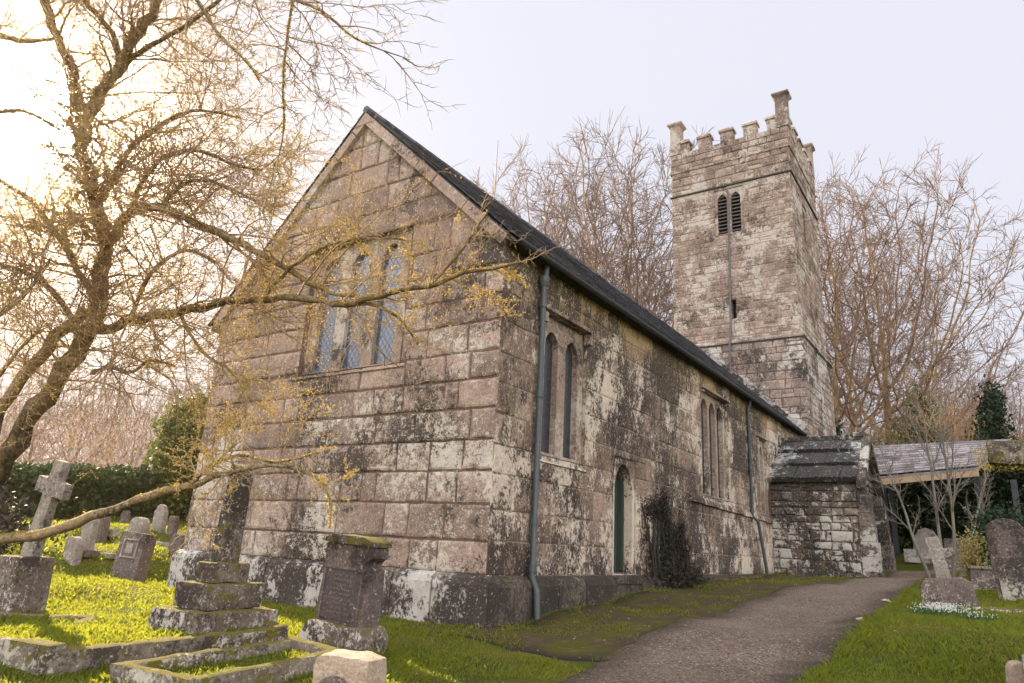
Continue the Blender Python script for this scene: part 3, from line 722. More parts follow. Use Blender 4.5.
# ---- tower
TX0, TX1, TY0, TY1 = -10.5, -5.50, 27.0, 32.0
ftn = lambda u, v, w: (u, TY0-w, v); rgt = lambda u, v, w: (TX1+w, u, v)
BEL = (-8.62, -7.40, 12.92, 15.02); SLT = (-8.06, -7.86, 9.2, 10.0)
mb = MB()
mb.box(TX0, TX1-.5, TY0+.45, TY1, -1, 16.2)
hR = [(28.95, 29.75, 12.9, 14.6)]
backing(mb, TX0, TX1, -1, 16.5, ftn, [BEL, SLT], [], .4); backing(mb, TY0, TY1, -1, 16.5, rgt, hR, [], .4)
tw = cbuild(mb, 'tower', M['mortar tower'])
mb = MB()
masonry(mb, TX0, TX1, 8.22, 15.15, (.17, .36), (.2, .6), ftn, [BEL, SLT], [], .02, .020, 21, False, .06)
masonry(mb, TY0, TY1, 8.22, 15.15, (.17, .36), (.2, .6), rgt, hR, [], .02, .020, 22, False, .06)
masonry(mb, TX0, TX1, 15.22, 16.5, (.3, .42), (.35, .9), ftn, [], [], .02, .035, 23, False, .01)
masonry(mb, TY0, TY1, 15.22, 16.5, (.3, .42), (.35, .9), rgt, [], [], .02, .035, 24, False, .01)
cbuild(mb, 'masonry', M['tower'], tw)
o_ = .12
mb = MB()
masonry(mb, TX0-.1, TX1+o_, 3.5, 8.12, (.2, .42), (.25, .75), lambda u, v, w: (u, TY0-o_-w, v), [], [], .02, .022, 25, False, .06)
masonry(mb, TY0-o_, TY1+.1, 3.5, 8.12, (.2, .42), (.25, .75), lambda u, v, w: (TX1+o_+w, u, v), [], [], .02, .022, 26, False, .06)
cbuild(mb, 'lower_stage', M['tower low'], tw)
mb = MB(); mb.box(TX0-.1, TX1+o_, TY0-o_, TY1+.1, -1, 8.10); cbuild(mb, 'lower_core', M['mortar'], tw)
def ring(mb, z0, z1, pr, sl=.0):
    # string course all round with a sloped top
    V = []
    for (x, y, z, q) in ((0, 0, z0, 0), (0, 0, z0, pr), (0, 0, z1-sl, pr), (0, 0, z1, .0)):
        V += [(TX0-q, TY0-q, z), (TX1+q, TY0-q, z), (TX1+q, TY1+q, z), (TX0-q, TY1+q, z)]
    fs = []
    for k in range(3):
        for j in range(4): fs.append((k*4+j, k*4+(j+1) % 4, (k+1)*4+(j+1) % 4, (k+1)*4+j))
    mb.faces(V, fs, .4)
mb = MB(); ring(mb, 8.12, 8.32, .20, .14); cbuild(mb, 'string_course', M['tower low'], tw)
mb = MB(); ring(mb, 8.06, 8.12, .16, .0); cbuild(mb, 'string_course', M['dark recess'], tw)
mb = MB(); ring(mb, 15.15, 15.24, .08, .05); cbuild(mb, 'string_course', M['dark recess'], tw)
mb = MB(); ring(mb, 16.30, 16.44, .07, .07); cbuild(mb, 'string_course', M['tower'], tw)
# parapet
pf = .02
mb = MB()
for (x0, x1, y0, y1) in ((TX0-pf, TX1+pf, TY0-pf, TY0+.35), (TX0-pf, TX1+pf, TY1-.35, TY1+pf), (TX0-pf, TX0+.35, TY0+.35, TY1-.35), (TX1-.35, TX1+pf, TY0+.35, TY1-.35)):
    mb.box(x0, x1, y0, y1, 16.44, 17.28)
par = cbuild(mb, 'parapet', M['mortar'], tw)
mb = MB()
masonry(mb, TX0-pf, TX1+pf, 16.44, 17.28, (.26, .36), (.3, .8), lambda u, v, w: (u, TY0-pf-w, v), [], [], .02, .035, 31)
masonry(mb, TY0-pf, TY1+pf, 16.44, 17.28, (.26, .36), (.3, .8), lambda u, v, w: (TX1+pf+w, u, v), [], [], .02, .035, 32)
cbuild(mb, 'parapet_stones', M['tower'], par)
def merlon(x0, x1, y0, y1, parent):
    mb = MB(); mb.box(x0, x1, y0, y1, 17.28, 17.78, R_.random())
    o = cbuild(mb, 'merlon', M['tower'], parent)
    mb = MB(); e = .055; xm, ym = (x0+x1)/2, (y0+y1)/2
    mb.faces([(x0-e, y0-e, 17.78), (x1+e, y0-e, 17.78), (x1+e, y1+e, 17.78), (x0-e, y1+e, 17.78), (x0-e, y0-e, 17.88), (x1+e, y0-e, 17.88), (x1+e, y1+e, 17.88), (x0-e, y1+e, 17.88),
              (x0+.06, y0+.06, 18.0), (x1-.06, y0+.06, 18.0), (x1-.06, y1-.06, 18.0), (x0+.06, y1-.06, 18.0)],
             [(0, 3, 2, 1), (0, 1, 5, 4), (1, 2, 6, 5), (2, 3, 7, 6), (3, 0, 4, 7), (4, 5, 9, 8), (5, 6, 10, 9), (6, 7, 11, 10), (7, 4, 8, 11), (8, 9, 10, 11)], .5)
    adopt(mb.build('merlon_cap', M['tower']), o)
for c in (-9.0, -8.0, -7.0):
    for yy in (TY0-pf, TY1-.35): merlon(c-.27, c+.27, yy, yy+.35+pf, tw)
for yy in (TY0-pf, TY1-.35):
    merlon(TX0+.42, TX0+.80, yy, yy+.35+pf, tw); merlon(TX1-.80, TX1-.42, yy, yy+.35+pf, tw)
for c in (28.5, 29.5, 30.5):
    for xx in (TX0-pf, TX1-.35): merlon(xx, xx+.35+pf, c-.27, c+.27, tw)
for c in (27.6, 31.4):
    for xx in (TX0-pf, TX1-.35): merlon(xx, xx+.35+pf, c-.19, c+.19, tw)
def pinnacle(x, y, zt=18.95):
    mb = MB()
    def lay(prof):
        V = []; 
        for z, r in prof: V += [(x-r, y-r, z), (x+r, y-r, z), (x+r, y+r, z), (x-r, y+r, z)]
        fs = [(3, 2, 1, 0)]
        for k in range(len(prof)-1):
            for j in range(4): fs.append((k*4+j, k*4+(j+1) % 4, (k+1)*4+(j+1) % 4, (k+1)*4+j))
        k = (len(prof)-1)*4; fs.append((k, k+1, k+2, k+3)); mb.faces(V, fs, R_.random())
    lay([(17.28, .25), (17.75, .25), (17.80, .24), (zt-.32, .23), (zt-.24, .25), (zt-.14, .34), (zt-.06, .345), (zt+.04, .2)])
    cbuild(mb, 'pinnacle', M['tower'], tw)
for x, y in ((TX0+.18, TY0+.18), (TX1-.18, TY0+.18), (TX1-.18, TY1-.18), (TX0+.18, TY1-.18)): pinnacle(x, y)
def belfry(h, ls, mp):
    mb = MB(); frame(mb, h[0], h[1], h[2], h[3], ls, mp, -.38, -.02, .35, .06)
    o = cbuild(mb, 'belfry_window', M['tower'], tw)
    mb = MB()
    for a, b, sp in ls:
        z = h[2]+.14
        while z < h[3]-.25:
            mb.faces([mp(a-.01, z, -.06), mp(b+.01, z, -.06), mp(b+.01, z+.035, -.06), mp(a-.01, z+.035, -.06), mp(b+.01, z+.12, -.24), mp(a-.01, z+.12, -.24), mp(b+.01, z+.155, -.24), mp(a-.01, z+.155, -.24)],
                     [(0, 1, 2, 3), (0, 5, 4, 1), (3, 2, 6, 7)], .5)
            z += .165
    adopt(mb.build('louvre', M['louvre']), o)
    mb = MB(); mb.face([mp(h[0], h[2], -.36), mp(h[1], h[2], -.36), mp(h[1], h[3], -.36), mp(h[0], h[3], -.36)]); adopt(mb.build('dark_opening', M['black']), o)
belfry(BEL, [(-8.50, -8.10, 14.55), (-7.93, -7.53, 14.55)], ftn)
belfry(hR[0], [(29.1, 29.6, 14.05)], rgt)
mb = MB(); mb.face([ftn(-8.1, 9.15, -.3), ftn(-7.8, 9.15, -.3), ftn(-7.8, 10.05, -.3), ftn(-8.1, 10.05, -.3)]); cbuild(mb, 'slit_opening', M['black'], tw)
mb = MB(); mb.tube([(-8.02, TY0-.08, 14.9), (-8.02, TY0-.08, 13.0), (-8.10, TY0-.08, 8.4), (-8.11, TY0-.24, 8.2), (-8.13, TY0-.24, 6.4)], .04, 6, .5)
cbuild(mb, 'lightning_conductor', M['lead'], tw, True)

# ---- porch
PY0, PY1, PX1 = 22.6, 26.2, -3.36
por = MB(); por.box(XR, PX1-.02, PY0+.02, PY1, -1.2, 2.35)
# gable end solid up to the ridge
PRY, PRZ = (PY0+PY1)/2, 3.72
por.faces([(PX1-.35, PY0+.05, 2.3), (PX1-.02, PY0+.05, 2.3), (PX1-.02, PY1-.05, 2.3), (PX1-.35, PY1-.05, 2.3), (PX1-.35, PRY, PRZ-.08), (PX1-.02, PRY, PRZ-.08)], [(1, 2, 5), (0, 4, 3), (0, 1, 5, 4), (2, 3, 4, 5)])
porch = cbuild(por, 'porch', M['mortar'])
mb = MB(); masonry(mb, XR, PX1, -.6, 2.34, (.13, .33), (.16, .6), lambda u, v, w: (u, PY0-w, v), [], [], .025, .035, 41, False, .07)
masonry(mb, PY0, PY1, -.6, 2.34, (.2, .34), (.28, .7), lambda u, v, w: (PX1+w, u, v), [(23.7, 25.1, -.7, 1.9)], [], .025, .035, 42, False, .07)
k_ = (PRZ-2.30)/(PRY-PY0)
masonry(mb, PY0, PY1, 2.34, 3.7, (.2, .34), (.28, .6), lambda u, v, w: (PX1+w, u, v), [], [(-k_, 1, 2.3-k_*PY0), (k_, 1, 2.3+k_*PY1)], .02, .04, 43)
cbuild(mb, 'masonry', M['porch'], porch)
mb = MB()  # big overlapping stone slabs
rnd = random.Random(12); rows = 3
for side in (0, 1):
    e = Vector((0, PY0-.16, 2.26)) if side == 0 else Vector((0, PY1+.16, 2.26)); r = Vector((0, PRY, PRZ+.04))
    nrm = Vector((0, -(r-e).z, (r-e).y)) if side == 0 else Vector((0, (r-e).z, -(r-e).y))
    nrm.normalize()
    if nrm.z < 0: nrm = -nrm
    for i in range(rows):
        a = e.lerp(r, i/rows); b = e.lerp(r, (i+1)/rows+.05); x = XR+.02
        while x < PX1+.02:
            w = rnd.uniform(.55, .95); 
            if PX1+.06-(x+w) < .4: w = PX1+.06-x
            t = rnd.uniform(.10, .13); up0 = nrm*(t+.05); up1 = nrm*(t*.35)
            V = [Vector((xx, 0, 0))+p for xx in (x+.008, x+w-.008) for p in (a, a+up0, b+up1, b-nrm*.03)]
            mb.faces(V, [(0, 1, 2, 3), (7, 6, 5, 4), (0, 4, 5, 1), (1, 5, 6, 2), (2, 6, 7, 3), (3, 7, 4, 0)], rnd.random()); x += w
x = XR+.02
while x < PX1:
    w = min(rnd.uniform(.5, .8), PX1+.05-x); mb.box(x+.006, x+w-.006, PRY-.17, PRY+.17, PRZ+.03, PRZ+.17, rnd.random()); x += w
pr = cbuild(mb, 'porch_roof', M['porch slab'], porch)
mb = MB(); mb.box(PX1-.2, PX1+.08, PRY-.2, PRY+.2, PRZ+.13, PRZ+.26); mb.box(PX1-.13, PX1+.01, PRY-.07, PRY+.07, PRZ+.26, PRZ+.42); cbuild(mb, 'finial_stub', M['porch'], porch)
mb = MB()  # raking coping and buttress like jamb of the porch front
for (ya, yb) in ((PY0-.12, PRY), (PY1+.12, PRY)):
    A = Vector((0, ya, 2.34)); B = Vector((0, yb, PRZ+.16)); n = 5
    for i in range(n):
        p, q = A.lerp(B, i/n+.004), A.lerp(B, (i+1)/n-.004)
        V = [(xx, v.y, v.z+dz) for xx in (PX1+.03, PX1+.28) for (v, dz) in ((p, 0), (q, 0), (q, -.22), (p, -.22))]
        mb.faces(V, [(0, 1, 2, 3), (7, 6, 5, 4), (0, 4, 5, 1), (1, 5, 6, 2), (2, 6, 7, 3), (3, 7, 4, 0)], R_.random())
cbuild(mb, 'coping', M['porch'], porch)
for (y0, y1) in ((PY0+.04, PY0+.62), (PY1-.62, PY1-.04)):
    mb = MB(); z = -.7; hgt = 0
    for k, (h_, pr_) in enumerate(((.5, .34), (.42, .33), (.4, .31), (.42, .26), (.38, .24), (.4, .2), (.3, .12))):
        mb.box(PX1+.0, PX1+pr_+.12, y0+.01*k, y1-.01*k, z, z+h_-.012, R_.random()); z += h_
    cbuild(mb, 'buttress', M['porch'], porch)
mb = MB(); mb.box(PX1-.5, PX1+.02, 23.7, 25.1, -.6, 1.9); cbuild(mb, 'doorway', M['black'], porch)
mb = MB(); mb.box(XR+.5, PX1-.7, PY0-.42, PY0-.02, -.5, -.22, .4); cbuild(mb, 'stone_bench', M['porch'], porch)

# ------------------------------------------------------------------ trees and foliage
def rot_about(d, ang, az):
    d = d.normalized(); a = d.orthogonal().normalized(); b = d.cross(a)
    return (d*math.cos(ang)+(a*math.cos(az)+b*math.sin(az))*math.sin(ang)).normalized()
def grow(out, p, d, L, r, lv, cfg, rnd):
    """one branch, then its children; out: list per level of (points, radii)"""
    n = cfg['seg'][lv]; pts = [p.copy()]; rs = [r]; d = d.normalized()
    r1 = r*cfg.get('end', .45); wob = cfg['wob'][lv]; trop = cfg['trop'][lv]
    for i in range(n):
        d = (d+Vector((rnd.gauss(0, wob), rnd.gauss(0, wob), rnd.gauss(0, wob)))+Vector((0, 0, trop))).normalized()
        p = p+d*(L/n); pts.append(p.copy()); rs.append(r+(r1-r)*(i+1)/n)
        ev = cfg.get('env')
        if ev and lv and ((p.x/ev[0])**2+(p.y/ev[0])**2+((p.z-ev[1])/ev[2])**2) > 1+.10*noise.noise(p*.8) and rnd.random() < .85: break
    out.append((lv, pts, rs)); n = len(pts)-1
    if lv+1 >= len(cfg['seg']): return
    k = cfg['kids'][lv]; k = max(1, int(round(k*rnd.uniform(.8, 1.2))))
    az = rnd.uniform(0, 6.28)
    for j in range(k):
        t = cfg['start'][lv]+(1-cfg['start'][lv])*((j+rnd.random()*.8)/k); t = min(t, .999)
        f = t*n; i = int(f); q = pts[i].lerp(pts[i+1], f-i); dd = (pts[i+1]-pts[i]).normalized()
        az += 2.4+rnd.uniform(-.4, .4)
        ang = rad(rnd.uniform(*cfg['ang'][lv]))
        rr = min(rs[i]*.9, r*cfg['rk'][lv]*rnd.uniform(.7, 1.15)); LL = L*cfg['lk'][lv]*rnd.uniform(.7, 1.2)*(1-.45*t*cfg.get('taper', 1))
        grow(out, q, rot_about(dd, ang, az), LL, max(rr, cfg['rmin']), lv+1, cfg, rnd)
    if cfg.get('cont', True):
        dd = (pts[-1]-pts[-2]).normalized()
        grow(out, pts[-1], rot_about(dd, rad(8), rnd.uniform(0, 6)), L*cfg['lk'][lv]*.9, max(r1, cfg['rmin']), lv+1, cfg, rnd)
def tree_meshes(out, split, sides=(9, 6, 4, 3, 3, 3)):
    a, b = MB(), MB()
    for lv, pts, rs in out: (a if lv <= split else b).tube(pts, rs, sides[lv], R_.random())
    return a, b
BEECH = dict(seg=[5, 6, 5, 4, 3], wob=[.03, .08, .10, .12, .16], trop=[.02, .05, .05, .04, .03], kids=[10, 9, 8, 8], start=[.5, .30, .25, .12], ang=[(14, 58), (20, 48), (25, 55), (25, 60)],
             rk=[.46, .42, .40, .45], lk=[1.55, .50, .52, .55], rmin=.018, end=.35)
TH = []
def far_tree(name, seed, H, cfg, bark, twig, lean=(0, 0)):
    """crown grown towards points scattered through a dome, so limbs fan out and thin towards a rounded outline"""
    rs = np.random.RandomState(seed); nA = cfg['nA']; rx, cz, rz = cfg['dome']; rx *= H; cz *= H; rz *= H
    d = rs.normal(size=(nA*2, 3)); d /= np.linalg.norm(d, axis=1)[:, None]; rr_ = rs.rand(nA*2)**.42
    lump = 1+.13*np.sin(d[:, 0]*4+seed)*np.sin(d[:, 1]*5+seed*2)+.08*np.sin(d[:, 2]*9+d[:, 0]*7)
    A = d*(rr_*lump)[:, None]*np.array([rx, rx, rz])+np.array([lean[0]*H*.5, lean[1]*H*.5, cz]); A = A[A[:, 2] > cfg['low']*H][:nA]
    step = .42; P = [np.array([0, 0, -.4])]; par = [-1]; h = -.4
    while h < cfg['fork']*H:
        h += step; P.append(P[-1]+np.array([lean[0]*step+rs.normal()*.025, lean[1]*step+rs.normal()*.025, step])); par.append(len(P)-2)
    P = np.array(P); par = list(par); D = np.linalg.norm(A[:, None]-P[None], axis=2); near = D.argmin(1); dist = D.min(1); alive = np.ones(len(A), bool)
    for it in range(90):
        a = np.where(alive & (dist < 9))[0]
        if len(a) == 0: break
        v = A[a]-P[near[a]]; v /= np.linalg.norm(v, axis=1)[:, None]+1e-9
        acc = np.zeros_like(P); np.add.at(acc, near[a], v); idx = np.unique(near[a]); cc = np.bincount(np.array(par[1:]), minlength=len(P)); idx = idx[cc[idx] < 3]
        if len(idx) == 0: break
        nd = acc[idx]; nd /= np.linalg.norm(nd, axis=1)[:, None]+1e-9
        nd += np.array([0, 0, .30])+rs.normal(size=nd.shape)*.10; nd /= np.linalg.norm(nd, axis=1)[:, None]
        new = P[idx]+nd*step; n0 = len(P); P = np.concatenate([P, new]); par += idx.tolist()
        la = np.where(alive)[0]; D = np.linalg.norm(A[la][:, None]-new[None], axis=2); k = D.argmin(1); dm = D.min(1); up_ = dm < dist[la]; near[la[up_]] = n0+k[up_]; dist[la[up_]] = dm[up_]; alive &= dist > .62
        if len(P) > 9000: break
    n = len(P); par = np.array(par); kids = [[] for _ in range(n)]
    for i in range(1, n): kids[par[i]].append(i)
    R = np.zeros(n); e = 2.15
    for i in range(n-1, -1, -1):
        R[i] = max(.015, sum(R[c]**e for c in kids[i])**(1/e)) if kids[i] else .015
    tm, cm = MB(), MB(); stack = [(0, 0)]
    while stack:
        i, pr_ = stack.pop(); pts, rad_ = ([P[pr_]] if i else []), ([min(R[i], R[pr_])] if i else []); k = i
        while True:
            pts.append(P[k]); rad_.append(R[k])
            if not kids[k]: break
            o = sorted(kids[k], key=lambda c: -R[c])
            for c in o[1:]: stack.append((c, k))
            k = o[0]
        if len(pts) < 2: continue
        (tm if max(rad_) > .075 else cm).tube(pts, rad_, 7 if max(rad_) > .2 else (5 if max(rad_) > .06 else 3), rs.rand())
    small_ = np.where(R < .030)[0]
    for i in small_:
        if par[i] < 0: continue
        d0 = P[i]-P[par[i]]; d0 /= np.linalg.norm(d0)+1e-9
        for _ in range(4 if not kids[i] else 2):
            v = d0+rs.normal(size=3)*.45+np.array([0, 0, .25]); v /= np.linalg.norm(v); L = rs.uniform(.45, 1.15); q = P[i]; v2 = v+rs.normal(size=3)*.2+np.array([0, 0, .1])
            m1 = q+v*L*.5; m2 = m1+v2*L*.5; cm.tube([q, m1, m2], [.012, .010, .007], 3, rs.rand())
            v3 = v+rs.normal(size=3)*.5; cm.tube([m1, m1+v3*L*.4], [.011, .008], 3, rs.rand())
    r = empty(name); tm.build('trunk', bark, r, True); cm.build('crown', twig, r); TH.append(float(P[:, 2].max())+.6); return r
def copy_tree(o, parent=None):
    c = o.copy(); COL.objects.link(c); c.parent = parent
    for ch in o.children: copy_tree(ch, c)
    return c

protos = [far_tree('beech_tree', 3, 20, dict(nA=1800, dome=(.37, .60, .40), low=.24, fork=.20), M['beech bark'], M['beech twig']),
          far_tree('beech_tree', 8, 20, dict(nA=1500, dome=(.30, .60, .41), low=.26, fork=.26), M['beech bark'], M['beech twig'], (.06, 0)),
          far_tree('beech_tree', 15, 20, dict(nA=1600, dome=(.33, .62, .38), low=.28, fork=.16), M['beech bark'], M['beech twig'], (-.04, .03))]
used = [False]*3
def put_tree(k, px, dist, h, rz, label, group):
    p = hor(px, 540, dist); o = protos[k] if not used[k] else copy_tree(protos[k]); used[k] = True
    o.location = (p.x, p.y, gz(p.x, p.y)-.2); s = h/TH[k]; o.scale = (s, s, s); o.rotation_euler = (0, 0, rz)
    return tag(o, label, 'tree', group)
GB = 'bare beeches behind the church'
for a in [(0, 532, 47, 28, .3, 'bare beech just right of the roof ridge, its top behind the slates', GB), (1, 578, 44, 27, 1.6, 'bare beech rising behind the middle of the nave roof', GB),
          (2, 640, 46, 28, 2.6, 'tall bare beech touching the left edge of the tower', GB),
          (2, 606, 62, 27, 5.1, 'farther bare beech seen between the two over the nave roof', GB),
          (1, 838, 46, 25, .9, 'bare beech half hidden by the right edge of the tower', GB), (0, 900, 50, 27, 4.2, 'broadest bare beech with a domed crown right of the tower', GB),
          (2, 868, 62, 26, 1.2, 'slender bare beech behind the domed one, nearer the tower', GB), (1, 966, 66, 17, 3.3, 'lower bare beech right of the domed crown', GB),
          (0, 1040, 56, 13, 2.0, 'bare beech cut by the right edge of the photo', GB), (2, 985, 84, 15, .2, 'distant bare beech above the shelter roof', GB), (0, 790, 64, 20, .6, 'bare beech behind the tower', GB),
          (1, 940, 92, 16, 5.2, 'small far beech between the trunks of the wood', GB)]: put_tree(*a)
GL_ = 'bare trees beyond the graveyard hedge'
for a in [(1, 8, 48, 9, .3, 'bare tree at the far left beyond the hedge', GL_), (2, 60, 52, 9, 1.9, 'bare tree behind the leaning cross and hedge', GL_), (0, 118, 50, 9, 2.9, 'bare tree in the hazy wood above the middle of the hedge', GL_),
          (1, 165, 54, 10, 4.4, 'bare tree left of the dark yew bush', GL_), (2, 205, 60, 13, 5.4, 'bare tree behind the dark yew bush', GL_), (0, -40, 44, 8, 1.1, 'bare tree outside the left end of the hedge', GL_),
          (2, 90, 66, 10, .5, 'distant bare tree seen over the hedge', GL_)]: put_tree(*a)

def fill_leaves(n, sampler, size, rs, flat=1.0, quad=True):
    P = sampler(n, rs); n = len(P)
    a = rs.normal(size=(n, 3)); a /= np.linalg.norm(a, axis=1)[:, None]
    b = rs.normal(size=(n, 3)); b = b-a*(a*b).sum(1)[:, None]; b /= np.linalg.norm(b, axis=1)[:, None]
    s = size*rs.uniform(.6, 1.4, (n, 1)); 
    V = np.stack([P-a*s, P-b*s*.55, P+a*s, P+b*s*.55], 1)
    return V.reshape(-1, 3)
def blob_sampler(blobs, hollow=.55, lump=.25):
    """points through overlapping ellipsoids (cx,cy,cz,rx,ry,rz), thick near the surface, lumpy"""
    vol = np.array([b[3]*b[4]*b[5] for b in blobs])**.67; vol = vol/vol.sum()
    def f(n, rs):
        idx = rs.choice(len(blobs), n, p=vol); B = np.array(blobs)[idx]
        d = rs.normal(size=(n, 3)); d /= np.linalg.norm(d, axis=1)[:, None]
        r = hollow+(1-hollow)*rs.rand(n)**.6
        ph = idx*1.7
        lum = 1+lump*(np.sin(d[:, 0]*7+ph)*np.sin(d[:, 1]*6+ph*2)*np.sin(d[:, 2]*8+ph)*1.6+rs.normal(size=n)*.12)
        return B[:, :3]+d*(r*lum)[:, None]*B[:, 3:]
    return f
def bush(name, blobs, n, size, mat, label, cat, seed, stems=None, hollow=.5, lump=.25, group=None):
    rs = np.random.RandomState(seed); base = Vector((blobs[0][0], blobs[0][1], gz(blobs[0][0], blobs[0][1])))
    o = empty(name, base); tag(o, label, cat, group)
    V = fill_leaves(n, blob_sampler(blobs, hollow, lump), size, rs)-np.array(base)
    quads_np('foliage', V, mat, o)
    mb = MB(); rnd = random.Random(seed)
    for k in range(stems or max(3, len(blobs)*2)):
        b = blobs[k % len(blobs)]; p = Vector((b[0]+rnd.uniform(-.2, .2)*b[3], b[1]+rnd.uniform(-.2, .2)*b[4], gz(b[0], b[1])-.1)); q = Vector((b[0]+rnd.uniform(-.6, .6)*b[3], b[1]+rnd.uniform(-.6, .6)*b[4], b[2]+rnd.uniform(0, .6)*b[5]))
        m_ = p.lerp(q, .5)+Vector((rnd.uniform(-.2, .2), rnd.uniform(-.2, .2), 0)); mb.tube([p-base, m_-base, q-base], [.06, .045, .02], 5, rnd.random())
    mb.build('stem', M['beech bark'], o, True); return o
def hedge_blobs(A, B, w, h, step, rnd, zl=0):
    L = (B-A).length; out = []; k = int(L/step)
    for i in range(k+1):
        p = A.lerp(B, i/k); g_ = gz(p.x, p.y)
        for z in np.arange(.35, h, .7): out.append((p.x+rnd.uniform(-.1, .1), p.y+rnd.uniform(-.1, .1), g_+z+zl, w*rnd.uniform(.85, 1.1), w*rnd.uniform(.85, 1.1), .55))
        out.append((p.x, p.y, g_+h-.45+rnd.uniform(-.08, .12), w*.9, w*.9, .5))
    return out
rr = random.Random(77)
def flat(v): return Vector((v.x, v.y, 0))
# hedge along the far side of the graveyard (left), in clear lengths
hA, hB = flat(hor(-60, 500, 24)), flat(hor(330, 500, 33))
bush('clipped_hedge', hedge_blobs(hA, hB, .75, 1.5, .9, rr), 42000, .075, M['yew'], 'long clipped dark green hedge along the far edge of the graveyard', 'hedge', 5, 30, .35, .15)
yb = hor(180, 470, 27)
bush('yew_bush', [(yb.x, yb.y, gz(yb.x, yb.y)+1.4+.4, 1.1, 1.1, 1.9), (yb.x+.6, yb.y+.5, gz(yb.x, yb.y)+2.6, 1.0, 1., 1.4), (yb.x-.3, yb.y, gz(yb.x, yb.y)+3.1, .7, .7, 1.0), (yb.x+1.2, yb.y+.9, gz(yb.x, yb.y)+1.9, .9, .9, 1.6), (yb.x+.3, yb.y+.3, gz(yb.x, yb.y)+3.6, .5, .5, .8)], 16000, .085, M['yew sunny'], 'dark conical yew bush above the hedge beside the gable', 'bush', 6, 6, .3, .3)
# rough scrub in front of the hedge, far left
p = hor(0, 500, 17)
bush('bramble_scrub', [(p.x, p.y, gz(p.x, p.y)+.45, 1.3, 1.0, .7), (p.x-1.4, p.y-.4, gz(p.x, p.y)+.7, 1.2, 1.1, 1.0)], 4500, .05, M['climber'], 'scrubby brambles at the far left foot of the hedge', 'scrub', 9, 8, .2, .4)
# pink brown undergrowth of the hillside wood, reads as one mass
def twig_mass(name, spots, n, hgt, mat, seed, lr=(.3, 1.1)):
    mb = MB(); rnd = random.Random(seed)
    for k in range(n):
        px, d0, d1 = rnd.choice(spots); p = hor(px+rnd.uniform(-30, 30), 520, rnd.uniform(d0, d1)); z = gz(p.x, p.y)+hgt*rnd.random()**1.3
        L = rnd.uniform(*lr); d = Vector((rnd.gauss(0, .5), rnd.gauss(0, .5), rnd.uniform(.2, 1))).normalized(); a = Vector((p.x, p.y, z)); b = a+d*L*.5+Vector((rnd.gauss(0, .1), rnd.gauss(0, .1), 0)); c = b+(d+Vector((rnd.gauss(0, .3), rnd.gauss(0, .3), .1)))*L*.5
        mb.tube([a, b, c], [.014, .010, .005], 3, rnd.random())
    o = mb.build(name, mat); tag(o, kind='stuff'); return o
twig_mass('undergrowth', [(x, 38, 60) for x in range(-60, 240, 30)], 8000, 4.5, M['pink twig'], 31)
twig_mass('undergrowth', [(x, 44, 75) for x in range(800, 1100, 30)], 7000, 6.5, M['beech twig'], 32)
# copper leafed young beeches right of the tower
for k, (px, d, hh, lab) in enumerate([(965, 44, 9, 'young beech holding copper leaves right of the domed beech'), (1012, 47, 10, 'young copper leafed beech at the right edge above the shelter'), (905, 56, 8, 'low copper leafed beech behind the domed beech'), (842, 52, 9, 'copper leafed beech close to the tower'), (935, 62, 9, 'farther copper leafed beech behind the bare saplings')]):
    p = hor(px, 540, d); g_ = gz(p.x, p.y); o = empty('young_beech', (p.x, p.y, g_)); tag(o, lab, 'tree', 'young beeches with dry leaves')
    rs = np.random.RandomState(40+k); bl = [(rs.uniform(-2, 2), rs.uniform(-2, 2), hh*rs.uniform(.35, .85), 1.6, 1.6, 1.3) for _ in range(9)]
    quads_np('foliage', fill_leaves(4200, blob_sampler(bl, .0, .3), .045, rs), M['copper'], o)
    out = []; grow(out, Vector((0, 0, -.2)), Vector((0, 0, 1)), hh*.5, .10, 0, dict(BEECH, seg=[4, 5, 4, 3], kids=[9, 7, 7], rmin=.012), random.Random(50+k))
    a, b = tree_meshes(out, 1, (6, 4, 3, 3)); a.build('trunk', M['beech bark'], o, True); b.build('crown', M['beech twig'], o)
# evergreens on the right
for (px, d, bl, n, lab, nm, mt) in [(838, 42, [(0, 0, 2.6, 1.2, 1.2, 2.6), (.1, 0, 4.8, .9, .9, 1.9), (0, 0, 6.2, .55, .55, 1.2)], 7000, 'dark holly beside the tower foot above the porch roof', 'holly', 'ivy'),
                          (932, 46, [(0, 0, 3, 1.9, 1.9, 3), (-.6, 0, 5.6, 1.5, 1.5, 2.2), (.5, .3, 7.2, 1.1, 1.1, 1.6), (0, 0, 8.6, .6, .6, 1.1)], 9000, 'dusky evergreen tree behind the shelter roof in front of the wood', 'evergreen_tree', 'yew sunny'),
                          (1008, 40, [(0, 0, 3, 1.1, 1.1, 3), (0, .2, 5.6, .8, .8, 1.9), (.2, .2, 7.2, .5, .5, 1.0)], 6000, 'dark narrow evergreen left of the big cross head', 'evergreen_tree', 'ivy')]:
    p = hor(px, 540, d); g_ = gz(p.x, p.y); bush(nm, [(p.x+b[0], p.y+b[1], g_+b[2], *b[3:]) for b in bl], n, .10, M[mt], lab, 'tree', int(px), 4, .25, .3)
